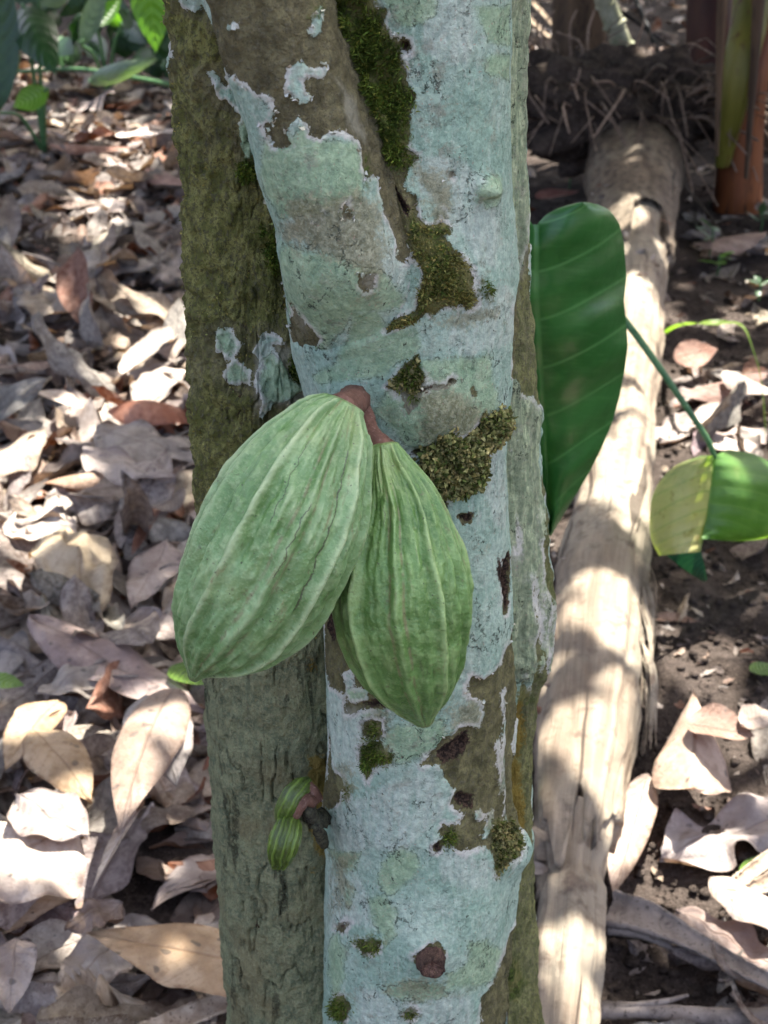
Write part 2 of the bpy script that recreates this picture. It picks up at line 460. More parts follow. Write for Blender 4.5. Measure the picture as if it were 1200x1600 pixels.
def mat_green(name, c1, c2, vein, yellow=None, nv=8.0, trans=.35, trc=(0.12, 0.30, 0.02), rough=.34, slope=1.6, wv=.8):
    t = NT(name); uv = t.coord('UV'); P = t.coord(); x, y, _ = t.sep(uv); ay = t.math('ABSOLUTE', y)
    n1, n2 = t.noise(P, 14, 4), t.noise(P, 90, 3)
    c = t.mix(t.sm(n1, .35, .65), c1, c2)
    mid = t.sm(ay, .045, .012)
    ph = t.math('SUBTRACT', t.math('MULTIPLY', x, nv), t.math('MULTIPLY', t.math('POWER', ay, 1.4), slope))
    fr = t.math('ABSOLUTE', t.math('SUBTRACT', t.math('FRACT', ph), .5)); side = t.sm(fr, .05, .012)
    wave = t.math('COSINE', t.math('MULTIPLY', ph, 6.2832))
    fine = t.sm(t.noise(t.mapping(uv, (60, 3, 1)), 1, 2), .5, .65)
    if yellow:
        yl = t.attr('yellow'); f = t.sm(t.math('ADD', yl, t.math('MULTIPLY', t.math('SUBTRACT', n1, .5), .9)), .25, .8)
        c = t.mix(f, c, yellow); c = t.mix(t.math('MULTIPLY', t.sm(t.noise(P, 60, 3), .58, .68), t.math('MULTIPLY', f, .6)), c, (0.25, 0.16, 0.05))
    c = t.mix(t.math('MULTIPLY', fine, .16), c, vein)
    c = t.mix(t.math('MULTIPLY', t.math('MAXIMUM', side, mid), .6), c, vein)
    h = t.math('ADD', t.math('MULTIPLY', wave, -wv), t.math('MULTIPLY', n2, .3))
    return t.out(c, rough, t.bump(h, .004, .5), .5, t.mix(.5, t.mix(1.0, c, (1.6, 1.8, .5), 'MULTIPLY'), trc), trans)


def mat_soil():
    t = NT('forest_soil'); P = t.coord()
    n0, n1, n2, n3 = t.noise(P, 1.3, 3), t.noise(P, 9, 5, .6), t.noise(P, 60, 5, .65), t.noise(P, 330, 4, .65)
    c = t.mix(t.sm(n1, .35, .65), (0.050, 0.038, 0.031), (0.098, 0.078, 0.066))
    c = t.mix(t.math('MULTIPLY', t.sm(n2, .5, .68), .65), c, (0.13, 0.10, 0.083))
    c = t.mix(t.math('MULTIPLY', t.sm(n3, .58, .68), .6), c, (0.21, 0.17, 0.14))
    c = t.mix(t.math('MULTIPLY', t.sm(n3, .44, .36), .7), c, (0.013, 0.010, 0.008))
    h = t.math('ADD', t.math('MULTIPLY', n2, 1.2), t.math('MULTIPLY', n3, .5))
    return t.out(c, .95, t.bump(h, .02, .9), .1)


def mat_log(k=1.0):
    t = NT('dead_banana_fibre'); uv = t.coord('UV'); P = t.coord(); x, y, _ = t.sep(uv)
    st = t.noise(t.mapping(t.vadd(uv, t.noise(P, 6, 3, out=1), .03), (20, 2.2, 1)), 1, 6, .62, .6); st2 = t.noise(t.mapping(uv, (190, 7, 1)), 1, 4, .6)
    n1, n2, n3 = t.noise(P, 5.5, 4), t.noise(P, 45, 4, .6), t.noise(P, 300, 3)
    c = t.mix(t.sm(st, .30, .68), (0.145, 0.110, 0.078), (0.275, 0.222, 0.162))
    c = t.mix(t.sm(n1, .42, .62), c, t.mix(.5, c, (0.30, 0.27, 0.205)))
    c = t.mix(t.math('MULTIPLY', t.sm(st2, .56, .72), .45), c, (0.12, 0.078, 0.05))
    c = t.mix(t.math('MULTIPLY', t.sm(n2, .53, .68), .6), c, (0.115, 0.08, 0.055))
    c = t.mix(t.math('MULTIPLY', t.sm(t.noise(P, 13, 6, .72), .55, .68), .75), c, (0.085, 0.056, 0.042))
    ck = t.math('MULTIPLY', t.sm(t.noise(t.mapping(t.vadd(uv, t.noise(P, 9, 3, out=1), .02), (15, 1.6, 1)), 1, 3, .55, .6), .345, .33), .8)
    c = t.mix(ck, c, (0.03, 0.02, 0.014))
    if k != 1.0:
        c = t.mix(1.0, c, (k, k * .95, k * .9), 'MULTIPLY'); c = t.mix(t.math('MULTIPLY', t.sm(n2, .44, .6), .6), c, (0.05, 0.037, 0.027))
    h = t.math('ADD', t.math('ADD', t.math('MULTIPLY', st, 1.2), t.math('MULTIPLY', st2, .35)), t.math('MULTIPLY', n2, .6)); h = t.math('SUBTRACT', h, t.math('MULTIPLY', ck, .8))
    return t.out(c, .72, t.bump(h, .006, .8), .22)


def mat_simple(name, c1, c2, scale=40, stretch=(1, 1, 1), rough=.7, bumpd=.002, spec=.25, tone=False, trans=0.0, c3=None):
    t = NT(name); P = t.mapping(t.coord(), stretch)
    n1, n2 = t.noise(P, scale, 5, .62), t.noise(P, scale * 6, 4, .6)
    c = t.mix(t.sm(n1, .35, .65), c1, c2)
    if c3: c = t.mix(t.sm(n2, .54, .68), c, c3)
    if tone: c = t.mix(1.0, c, t.attr('tone', True), 'MULTIPLY')
    h = t.math('ADD', n1, t.math('MULTIPLY', n2, .5))
    return t.out(c, rough, t.bump(h, bumpd, .7), spec, c if trans else None, trans)


# ================================================================== CACAO TREE
# outlines read off the bark: each entry is a patch on the stem's face
YB, YA, YC = 0.75, 0.805, 0.815
EDGE_B = [(-260, 470, 806), (-60, 492, 803), (0, 498, 801), (150, 500, 799), (300, 498, 800), (420, 496, 806), (480, 474, 802), (560, 480, 796), (640, 492, 791), (700, 497, 788), (850, 500, 797),
          (960, 503, 801), (1040, 505, 796), (1180, 507, 789), (1290, 505, 791), (1360, 507, 799), (1450, 508, 791), (1600, 507, 780), (1900, 490, 780)]
EDGE_A = [(-260, 225, 480), (0, 258, 500), (150, 270, 508), (300, 283, 515), (450, 292, 520), (650, 301, 540), (800, 306, 550), (1080, 318, 570), (1300, 336, 585), (1480, 351, 592), (1600, 359, 600), (1900, 350, 640)]
EDGE_C = [(-260, 640, 812), (0, 642, 817), (200, 644, 821), (400, 648, 828), (480, 650, 834), (600, 656, 838), (720, 664, 846), (850, 675, 856), (960, 680, 866), (1040, 680, 859), (1090, 672, 845),
          (1200, 664, 836), (1300, 662, 834), (1400, 664, 840), (1500, 668, 844), (1600, 670, 852), (1900, 680, 880)]
EDGE_L = [(-260, 232, 420), (-60, 296, 487), (0, 323, 512), (100, 350, 541), (200, 386, 575), (280, 404, 600), (350, 433, 625), (420, 440, 650), (500, 455, 668), (580, 478, 690), (700, 505, 730)]
DENSE = {}


class Stem:
    def __init__(s, edge, Y, zlo, zhi, nseg, zmin, zmax, dy=0.0, zref=0.8, pxstep=2.0, pylo=1680, pyhi=-70, dive=0.0):
        s.edge = np.array(edge, float); zq, zr = z_of(330, YB), z_of(650, YB)
        s.Yf = lambda z: Y + dy * (z - zref) + dive * sstep(zq, zr, np.asarray(z, float))
        za, zb = s.zpy(pylo), s.zpy(pyhi)
        nd = int((pylo - pyhi) / pxstep)
        zd = np.linspace(za, zb, nd)
        lo = np.linspace(zmin, za, 26)[:-1] if zmin < za else np.array([])
        hi = np.linspace(zb, zmax, 40)[1:] if zmax > zb else np.array([])
        s.z = np.concatenate([lo, zd, hi]); s.nseg = nseg
        cx, r = s.profile(zd)
        s.zd, s.cxd, s.rd = zd, cx, r
    def zpy(s, py):
        z = 0.8
        for _ in range(8): z = z_of(py, s.Yf(z))
        return z
    def profile(s, z):
        Y = s.Yf(z); py, dep = row_of(z, Y)
        def sm(col):
            a = np.interp(py, s.edge[:, 0], s.edge[:, col])
            k = 25; ker = np.hanning(k); ker /= ker.sum()
            return np.convolve(np.pad(a, k // 2, mode='edge'), ker, 'valid')
        xl, xr = sm(1), sm(2)
        Xl, Xr = (xl - 600) / FPX * dep, (xr - 600) / FPX * dep
        return (Xl + Xr) / 2, (Xr - Xl) / 2 * 0.993
    def at(s, z):
        z = np.asarray(z, float)
        cx = np.interp(z, s.zd, s.cxd); r = np.interp(z, s.zd, s.rd)
        k = 60
        for end, sg in ((0, -1), (-1, 1)):
            sl = (s.cxd[end] - s.cxd[end - sg * k]) / (s.zd[end] - s.zd[end - sg * k])
            dz = (z - s.zd[end]) * sg; m = dz > 0
            cx = np.where(m, s.cxd[end] + sl * sg * dz, cx)
            r = np.where(m, s.rd[end] * (1 - .12 * dz if sg > 0 else 1 + 1.0 * dz ** 2), r)
        return cx, s.Yf(z), np.maximum(r, .012)
    def grid(s):
        cx, cy, r = s.at(s.z)
        th = np.linspace(-math.pi, math.pi, s.nseg, endpoint=False)
        th = th - 0.42 * np.sin(th)              # finer towards the camera side
        s.th = th
        T, Z = np.meshgrid(th, s.z); CX, RR, CY = cx[:, None], r[:, None], (cy + 0 * s.z)[:, None]
        V = np.stack([CX + RR * np.sin(T), CY - RR * np.cos(T), Z], -1).reshape(-1, 3)
        N = np.stack([np.sin(T), -np.cos(T), 0 * T], -1).reshape(-1, 3)
        s.T = T.ravel(); s.V = V; s.N = N
        # surface coordinates: photo-scale pixels across the unrolled face
        px, py, dep = project(V)
        lim = R(72); Tc = np.clip(s.T, -lim, lim)
        Vc = np.stack([CX + RR * np.sin(Tc.reshape(T.shape)), CY - RR * np.cos(Tc.reshape(T.shape)), Z], -1).reshape(-1, 3)
        qx, qy, _ = project(Vc)
        s.rpx = (RR * np.ones_like(T)).ravel() * FPX / np.maximum(dep, .3)
        s.Q = np.stack([qx + (s.T - Tc) * s.rpx, qy], -1)
        g = np.stack([s.Q[:, 0], s.Q[:, 1], 0 * s.T + 3.3], -1)
        s.Qw = s.Q + np.stack([fbm(g / 34, 4, 5), fbm(g / 34, 4, 9)], -1) * 9.0
        return s
    def union(s, polys, base=-60.0):
        o = np.full(len(s.V), base)
        for p in polys: o = np.maximum(o, sdpoly(s.Qw, p))
        return o


S_B = Stem(EDGE_B, YB, 0, 0, 300, -0.05, 2.75).grid()
S_A = Stem(EDGE_A, YA, 0, 0, 250, -0.05, 2.9).grid()
S_C = Stem(EDGE_C, YC, 0, 0, 230, -0.05, 2.9).grid()
S_L = Stem(EDGE_L, YB - 0.040, 0, 0, 230, 9, 2.7, dy=-0.05, zref=0.86, pylo=680, dive=.068).grid()

# ---- patches on the front stem
B_moss = [[(440, -90), (588, -90), (586, 8), (600, 20), (597, 42), (607, 60), (620, 66), (622, 88), (628, 106), (640, 132), (648, 146), (640, 170), (636, 195), (638, 220), (634, 236), (648, 244), (652, 252), (640, 264), (622, 268), (612, 262), (596, 255), (560, 250), (440, 60)],
          [(634, 330), (650, 347), (668, 352), (690, 340), (702, 346), (700, 360), (688, 370), (700, 385), (714, 396), (730, 412), (733, 450), (734, 468), (724, 478), (712, 470), (700, 478), (690, 474), (672, 490), (660, 480), (640, 498), (604, 500), (600, 490), (620, 480), (642, 472), (650, 440), (648, 420), (632, 395), (624, 372)],
          blob(755, 448, 10, 14, seed=2), blob(760, -900, 3, 3, seed=3), blob(576, 1474, 22, 11, seed=4), blob(537, 1570, 18, 20, seed=5), blob(640, 1577, 9, 8, seed=7), blob(581, 1145, 15, 15, seed=8),
          [(612, 600), (630, 565), (646, 554), (652, 575), (658, 600), (648, 622), (640, 610), (628, 600)], [(563, 1172), (585, 1162), (612, 1180), (606, 1192), (585, 1200), (572, 1216), (564, 1200)],
          [(655, 715), (668, 700), (684, 690), (692, 672), (700, 670), (716, 682), (740, 668), (748, 655), (762, 648), (776, 645), (782, 652), (782, 668), (770, 690), (756, 700), (749, 716), (748, 750), (740, 764), (725, 768), (705, 772), (690, 778), (680, 770), (666, 745)],
          [(762, 1330), (764, 1290), (778, 1280), (800, 1290), (806, 1310), (792, 1322), (776, 1345), (768, 1366)], blob(706, 1312, 10, 16, seed=9), blob(540, 1238, 6, 14, seed=12)]
B_bare = [[(440, -90), (588, -90), (586, 8), (600, 20), (597, 42), (607, 60), (622, 66), (622, 88), (628, 106), (640, 132), (648, 146), (640, 170), (636, 195), (638, 220), (634, 232), (652, 240), (655, 250), (640, 262), (628, 285), (632, 300), (650, 312), (655, 342), (668, 350), (690, 339), (704, 346), (702, 362), (690, 370), (702, 385), (718, 396), (733, 412), (736, 455), (735, 472), (725, 480), (714, 472), (700, 480), (690, 477), (672, 493), (660, 483), (640, 500), (602, 502), (598, 490), (620, 478), (642, 470), (650, 440), (648, 420), (630, 400), (600, 330), (440, 60)],
          [(804, 995), (793, 1010), (785, 1030), (775, 1042), (752, 1060), (740, 1053), (732, 1075), (738, 1092), (752, 1098), (756, 1115), (748, 1140), (733, 1137), (710, 1147), (690, 1153), (680, 1175), (665, 1192), (660, 1203), (690, 1203), (702, 1222), (712, 1238), (706, 1258), (726, 1266), (716, 1286), (702, 1292), (690, 1285), (683, 1300), (695, 1310), (680, 1325), (687, 1333), (702, 1318), (722, 1334), (742, 1322), (758, 1325), (762, 1350), (766, 1368), (775, 1345), (795, 1322), (803, 1310), (840, 1290), (860, 990)],
          [(786, 1490), (768, 1530), (754, 1562), (747, 1600), (744, 1690), (900, 1690), (900, 1470), (800, 1470)],
          [(470, 940), (515, 946), (525, 985), (545, 1030), (575, 1072), (612, 1098), (604, 1108), (560, 1110), (538, 1116), (540, 1096), (530, 1084), (516, 1076), (503, 1074), (470, 1074)],
          [(495, 1150), (507, 1180), (518, 1208), (531, 1217), (541, 1247), (530, 1236), (516, 1258), (507, 1266), (490, 1272)],
          [(562, 1130), (575, 1128), (596, 1130), (599, 1150), (590, 1160), (566, 1152)], [(563, 1170), (585, 1160), (614, 1180), (606, 1194), (585, 1202), (572, 1218), (563, 1200)],
          blob(690, 790, 8, 15, seed=21), [(717, 808), (735, 800), (743, 803), (740, 815), (728, 821)], blob(701, 592, 7, 6, seed=22), [(655, 602), (690, 594), (700, 600), (660, 607)],
          [(640, 712), (655, 702), (672, 690), (682, 684), (676, 696), (650, 714)], [(608, 600), (632, 562), (648, 554), (653, 575), (660, 602), (648, 626), (640, 640), (630, 612)],
          [(655, 715), (684, 688), (700, 668), (716, 682), (748, 655), (778, 643), (784, 668), (757, 701), (749, 752), (740, 766), (690, 780), (680, 770), (664, 745)],
          [(790, 870), (815, 868), (815, 930), (797, 955), (782, 955), (784, 925), (786, 900)], [(801, 470), (860, 440), (860, 620), (806, 600), (799, 540)],
          blob(577, 1474, 18, 9, seed=24), blob(537, 1572, 14, 18, seed=25), blob(536, 1447, 9, 8, seed=26), blob(641, 1578, 8, 8, seed=27), blob(671, 1492, 20, 20, seed=28), blob(631, 74, 12, 12, seed=29), blob(706, 275, 7, 6, seed=30), blob(738, 612, 5, 9, seed=31)]
B_isle = [[(738, 1268), (755, 1262), (758, 1276), (746, 1282), (738, 1278)], [(770, 1258), (774, 1264), (768, 1288), (752, 1308), (744, 1306), (756, 1284)], [(785, 1080), (791, 1075), (793, 1300), (788, 1290), (786, 1200)],
          [(776, 1165), (784, 1158), (789, 1220), (782, 1240), (774, 1200)], [(530, 1055), (542, 1050), (552, 1075), (575, 1078), (574, 1096), (552, 1100), (540, 1090)],
          [(684, 482), (700, 476), (720, 482), (722, 500), (704, 510), (690, 505)], [(728, 482), (736, 480), (738, 495), (730, 500)], blob(735, 383, 8, 6, seed=33)]
B_grn = [blob(759, 300, 21, 24, seed=3), [(548, 485), (590, 482), (602, 502), (650, 512), (655, 535), (645, 555), (620, 562), (600, 582), (570, 586), (540, 592), (508, 592), (500, 582), (535, 560), (540, 520)], [(605, 1330), (625, 1322), (655, 1335), (658, 1360), (650, 1375), (625, 1390), (605, 1396), (594, 1370)],
         [(575, 1410), (602, 1396), (620, 1430), (616, 1460), (602, 1482), (585, 1440)], [(512, 1328), (560, 1332), (556, 1360), (545, 1370), (525, 1350)], [(730, 1468), (756, 1463), (782, 1488), (768, 1528), (742, 1546), (690, 1548), (698, 1520), (728, 1500)],
         [(590, 640), (640, 560), (760, 556), (768, 590), (772, 640), (720, 676), (690, 690), (640, 700)], [(758, 90), (775, 82), (800, 88), (800, 128), (782, 126), (762, 115)], [(560, 1105), (600, 1108), (606, 1140), (600, 1160), (575, 1158)], [(620, 1135), (690, 1130), (700, 1148), (668, 1190), (640, 1196), (605, 1190), (598, 1160)],
         [(575, -60), (690, -60), (684, 20), (660, 36), (620, 42), (602, 12)], blob(545, 1395, 8, 18, seed=41), blob(530, 1500, 14, 45, seed=42), blob(552, 1088, 22, 14, seed=43), [(740, 10), (800, 4), (800, 70), (760, 62)], blob(650, 1545, 44, 17, seed=44)]
B_wht = [[(655, -60), (735, -60), (740, 50), (732, 100), (690, 105), (660, 80)], [(745, 690), (800, 660), (800, 830), (770, 820), (752, 760)], [(500, 1075), (560, 1110), (570, 1200), (545, 1215), (508, 1180)], [(620, 1220), (680, 1210), (700, 1260), (640, 1330), (520, 1330), (515, 1260)],
         [(500, 1370), (570, 1370), (590, 1450), (520, 1450)], [(690, 1330), (760, 1340), (760, 1390), (690, 1380)], [(640, 240), (720, 250), (790, 300), (770, 420), (735, 400), (690, 330), (650, 300)], [(740, 440), (800, 450), (810, 530), (720, 560), (690, 520)], [(620, 600), (720, 590), (710, 640), (640, 660)], [(560, 1540), (740, 1550), (740, 1640), (560, 1640)]]
B_dark = [[(790, 870), (815, 868), (815, 930), (797, 955), (783, 955), (785, 925), (787, 900)], blob(631, 74, 10, 10, seed=51), [(706, 1155), (738, 1140), (740, 1165), (722, 1195), (690, 1200), (682, 1180)], [(640, 712), (676, 688), (680, 694), (650, 714)],
          blob(690, 790, 6, 13, seed=52), [(718, 808), (735, 801), (742, 804), (739, 814), (728, 820)], blob(701, 592, 6, 5, seed=53), [(655, 603), (695, 597), (660, 607)], [(706, 1245), (722, 1236), (745, 1240), (740, 1262), (720, 1262)], blob(688, 1325, 8, 9, seed=54), [(560, 1098), (600, 1094), (612, 1104), (600, 1110), (565, 1110)],
          [(598, 270), (640, 330), (636, 345), (612, 325), (590, 285)], [(503, 945), (516, 948), (526, 990), (520, 1010), (505, 1000)], blob(536, 1447, 5, 5, seed=55), blob(784, 905, 7, 30, seed=56)]
EAR = (822, 1325)


def finish(s, name, attrs, disp, V=None):
    V = (s.V if V is None else V) + s.N * disp[:, None]
    nr = len(s.z); F = grid_faces(nr, s.nseg, True)
    return V, F, attrs


def back_noise(s, sd, seed, k=60.0):
    """away from the seen face the crust breaks up on its own"""
    g = np.stack([s.Q[:, 0], s.Q[:, 1], 0 * s.T], -1)
    nz = (fbm(g / 120, 4, seed) + .12) * k
    w = sstep(R(78), R(100), np.abs(s.T))
    py = s.Q[:, 1]; w = np.maximum(w, sstep(1690, 1750, py)); w = np.maximum(w, sstep(-80, -140, py))
    return sd * (1 - w) + nz * w


def rough(s, amp, sx, sz, seed, octv=4):
    P = np.stack([s.V[:, 0] / sx, s.V[:, 1] / sx, s.V[:, 2] / sz], -1)
    return fbm(P, octv, seed) * amp


# front stem B
s = S_B
bare = s.union(B_bare); isle = s.union(B_isle)
lichB = back_noise(s, np.maximum(-bare, isle), 3)
grnB, whtB, mossB, darkB = s.union(B_grn), s.union(B_wht), s.union(B_moss), s.union(B_dark)
mossB = np.where(np.abs(s.T) > R(100), -30, mossB)
bump = lambda s_, cx, cy, rx, ry: np.exp(-(((s_.Q[:, 0] - cx) / rx) ** 2 + ((s_.Q[:, 1] - cy) / ry) ** 2))
dB = 0.0011 * sstep(-3, 3, lichB) + rough(s, .0018, .03, .06, 1, 3) + rough(s, .0026, .006, .012, 2) * sstep(5, -5, lichB) + rough(s, .0009, .004, .007, 4) + rough(s, .005, .12, .16, 6, 2)
dB += .009 * bump(s, 757, 296, 17, 18) - .006 * bump(s, 760, 312, 10, 6) - .006 * bump(s, 631, 76, 9, 9)
dB += .006 * bump(s, 671, 1492, 36, 34) + .010 * bump(s, 545, 612, 45, 40) + .014 * bump(s, 806, 1340, 34, 34) - .007 * bump(s, 797, 912, 9, 36) + .004 * bump(s, 495, 1280, 14, 60)
dB += -.003 * sstep(0, 12, darkB) + .0026 * np.clip(sstep(-4, 14, mossB), 0, 1) + rough(s, .005, .012, .014, 8) * sstep(-4, 10, mossB)
dB += .0045 * bump(s, 690, 640, 60, 55) + .005 * bump(s, 690, 430, 55, 60) - .004 * bump(s, 655, 705, 26, 7)
VB0 = s.V + s.N * dB[:, None]

# leaning limb L: fuses into B
s = S_L
L_li = [[(312, 108), (335, 105), (345, 125), (352, 130), (362, 117), (375, 125), (395, 135), (418, 148), (430, 165), (428, 190), (412, 195), (420, 220), (430, 232), (450, 230), (455, 225), (447, 205), (452, 190), (465, 185), (478, 195), (480, 210), (500, 215), (515, 205), (530, 202), (545, 208), (555, 220), (560, 240), (562, 262), (567, 275), (580, 270), (590, 275), (598, 300), (600, 335), (615, 345), (625, 370), (625, 400), (648, 430), (645, 460), (630, 475), (640, 490), (720, 500), (760, 700), (440, 700), (440, 600), (420, 480), (410, 400), (420, 380), (405, 330), (385, 280), (365, 210), (350, 175)],
        [(452, 105), (475, 100), (485, 103), (507, 104), (502, 124), (488, 122), (480, 120), (470, 130), (475, 145), (486, 150), (483, 163), (470, 166), (460, 155), (444, 148), (450, 130)], blob(492, 30, 10, 22, seed=61), [(500, -60), (520, -60), (522, 40), (514, 30), (506, 5)], blob(366, 38, 8, 8, seed=62)]
L_film = [[(440, 300), (520, 290), (600, 300), (612, 420), (580, 470), (545, 420), (440, 380)], [(380, 60), (430, 90), (440, 160), (400, 150)], [(430, 350), (470, 325), (505, 312), (530, 306), (565, 318), (592, 340), (606, 380), (596, 425), (560, 440), (540, 404), (515, 384), (490, 372), (455, 378), (432, 370)], [(470, 300), (560, 290), (590, 330), (500, 320)], [(565, 430), (600, 440), (590, 475), (560, 470)]]
L_hole = [[(560, 425), (588, 425), (584, 450), (568, 458), (558, 445)], [(536, 318), (547, 318), (550, 338), (542, 342)], [(455, 470), (475, 505), (500, 530), (488, 548), (470, 540), (452, 520)]]
L_grn = [blob(497, 432, 9, 15, seed=63), [(420, 205), (500, 218), (560, 215), (566, 310), (490, 335), (440, 340), (400, 270)], [(440, 380), (600, 420), (640, 470), (540, 500), (500, 560), (440, 480)], [(548, 485), (590, 482), (602, 502), (650, 512), (620, 562), (540, 592), (500, 582), (535, 560)], blob(472, 215, 10, 12, seed=64)]
L_wht = [[(560, 300), (610, 340), (640, 440), (600, 470), (560, 440), (600, 400)], [(520, 120), (560, 170), (580, 240), (540, 200)], [(430, 400), (470, 380), (500, 450), (470, 520)], [(505, 318), (600, 360), (600, 420), (440, 370), (440, 346)]]
lichL = back_noise(s, np.minimum(s.union(L_li), -s.union(L_hole)), 13, 40)
lichL = np.where((s.T > R(55)) & (s.Q[:, 1] < 400), lichL - 30 * sstep(R(55), R(85), s.T), lichL)
grnL, whtL = s.union(L_grn), s.union(L_wht)
mossL = np.maximum(s.union([blob(571, 262, 10, 24, seed=65), blob(490, 20, 14, 14, seed=66)]), -60) - 4
dL = .0011 * sstep(-3, 3, lichL) + rough(s, .0016, .03, .06, 21, 3) + rough(s, .0022, .006, .010, 22) * sstep(5, -5, lichL) + rough(s, .0009, .004, .007, 24) + rough(s, .004, .12, .16, 26, 2)
VL0 = s.V + s.N * dL[:, None]


def sdf(stem, P):
    cx, cy, r = stem.at(P[:, 2]); d = np.hypot(P[:, 0] - cx, P[:, 1] - cy)
    e = 1e-2; cx2, _, _ = stem.at(P[:, 2] + e); sl = (cx2 - cx) / e
    return (d - r) / np.sqrt(1 + np.minimum(sl, 1.5) ** 2 * .8)


def fuse(own, other, V, k=0.020):
    """push a stem's skin out to the smooth union with its neighbour near the crotch"""
    d2 = sdf(other, V); out = V.copy()
    near = np.where(np.abs(d2) < k * 1.6)[0]
    def F(P):
        a, b = sdf(own, P), sdf(other, P); h = np.clip(.5 + .5 * (b - a) / k, 0, 1)
        return b * (1 - h) + a * h - k * h * (1 - h)
    P = V[near].copy(); off = sdf(own, P)
    w = sstep(-.012, 0.0, d2[near])
    for _ in range(3):
        f = F(P); e = 4e-4
        g = np.stack([(F(P + np.eye(3)[i] * e) - f) / e for i in range(3)], -1)
        g /= np.maximum((g * g).sum(1), .2)[:, None]
        P = P - g * np.clip(f - off * .8, -.01, .01)[:, None]
    out[near] = V[near] * (1 - w[:, None]) + P * w[:, None]
    return out


lim_top = S_B.zpy(-40)
VB = fuse(S_B, S_L, VB0); VL = fuse(S_L, S_B, VL0)

# stem A (behind, to the left): corky, mossy above, fissured grey-green below
s = S_A
A_li = [[(262, -60), (275, -12), (281, 10), (300, 20), (315, 12), (325, 25), (330, 40), (341, 36), (338, 10), (332, -60)], [(330, 520), (345, 512), (375, 525), (385, 540), (370, 558), (395, 580), (400, 605), (370, 605), (350, 600), (345, 580), (360, 565), (340, 550)],
        [(402, 525), (415, 518), (440, 525), (440, 540), (425, 545), (440, 560), (475, 610), (460, 622), (430, 640), (415, 660), (405, 650), (410, 625), (395, 600), (405, 575), (390, 555)], [(370, 190), (384, 170), (398, 200), (400, 230), (392, 252), (380, 250), (372, 225)], [(318, 108), (335, 106), (345, 125), (352, 130), (362, 117), (400, 130), (400, 200), (375, 178), (360, 165), (350, 160), (340, 165), (330, 140)],
        blob(262, 90, 10, 26, seed=71)]
lichA = back_noise(s, s.union(A_li) - 1, 31, 14) - 2
grnA = s.union([A_li[1], A_li[3], blob(440, 590, 30, 40, seed=72)]); whtA = s.union([[(395, 540), (480, 540), (480, 640), (400, 640)]])
mossA = s.union([blob(386, 268, 16, 26, seed=73), blob(430, 400, 16, 46, seed=74), blob(412, 365, 10, 20, seed=75), blob(466, 575, 22, 30, seed=76)]) - 4
yelA = s.union([blob(492, 1043, 12, 14, seed=77), blob(484, 1362, 8, 8, seed=78), [(480, 1180), (520, 1180), (520, 1360), (488, 1330)]]) - 2
paleA = s.union([blob(410, 1046, 9, 8, seed=79), blob(450, 1096, 24, 9, seed=80)])
lower = sstep(740, 1060, s.Q[:, 1] + 60 * fbm(np.stack([s.Q[:, 0], s.Q[:, 1], 0 * s.T], -1) / 90, 3, 33))
fine = rough(s, 1, .0045, .008, 41); plate = np.abs(fbm(np.stack([s.V[:, 0] / .011, s.V[:, 1] / .011, s.V[:, 2] / .045], -1), 3, 44))
crack = sstep(.06, .01, plate)
gate = sstep(-.12, .22, fbm(np.stack([s.V[:, 0] / .03, s.V[:, 1] / .03, s.V[:, 2] / .05], -1), 2, 47))
dA = .0016 * sstep(-3, 3, lichA) + .0040 * fine * (1 - .45 * lower) - .0042 * crack * gate * (.55 + .45 * lower) + rough(s, .0050, .014, .022, 43, 3) * (1 - .4 * lower) + rough(s, .004, .08, .14, 46, 2)
dA += .0025 * sstep(0, 10, mossA) + .0018 * sstep(0, 4, paleA) + .004 * bump(s, 300, 330, 10, 40)
VA = s.V + s.N * dA[:, None]
darkA = np.where(crack * gate > .5, 2.0, -60.0) * 0 - 60 + 62 * crack * gate  # crack recesses also darkened in the colour, as painted shade

# stem C (behind, to the right)
s = S_C
C_bare = [[(790, 470), (808, 455), (822, 400), (832, 340), (900, 300), (900, 640), (846, 640), (836, 622), (816, 616), (806, 596), (788, 590), (770, 540)], [(856, 760), (850, 800), (848, 860), (854, 905), (860, 940), (864, 970), (866, 1010), (900, 1010), (900, 760)],
          [(700, 1075), (790, 1070), (820, 1062), (850, 1040), (900, 1040), (900, 1700), (700, 1700)]]
lichC = back_noise(s, np.minimum(-s.union(C_bare[:2]), (1085 - s.Q[:, 1]) * .085 + 26 * fbm(np.stack([s.V[:, 0] / .012, s.V[:, 1] / .012, s.V[:, 2] / .045], -1), 3, 57)), 51)
grnC = s.union([[(700, 580), (800, 590), (850, 640), (870, 1060), (700, 1075)], [(780, -90), (840, -90), (836, 330), (812, 460), (780, 470)]])
yelC = np.maximum(s.union([[(786, 1085), (822, 1090), (828, 1320), (806, 1330), (786, 1290)], [(836, 900), (850, 905), (852, 960), (840, 965)]]), -60) - 3
mossC = s.union([blob(862, 900, 8, 60, seed=81), blob(820, 1090, 22, 20, seed=82), blob(800, 1540, 30, 40, seed=83)]) - 5
whtC = s.union([[(826, 330), (838, 330), (832, 400), (812, 470), (806, 460), (820, 400)]])
lowC = sstep(1040, 1100, s.Q[:, 1])
dC = .0011 * sstep(-3, 3, lichC) + rough(s, .0022, .005, .012, 61) + rough(s, .0032, .010, .05, 63, 3) + rough(s, .0024, .02, .03, 64, 3) + rough(s, .005, .1, .13, 66, 2)
dC += .004 * bump(s, 842, 1040, 26, 30) + rough(s, .005, .01, .01, 67) * bump(s, 838, 1045, 40, 34) + .003 * bump(s, 868, 960, 10, 60)
VC = s.V + s.N * dC[:, None]

M_STEM = mat_stem()


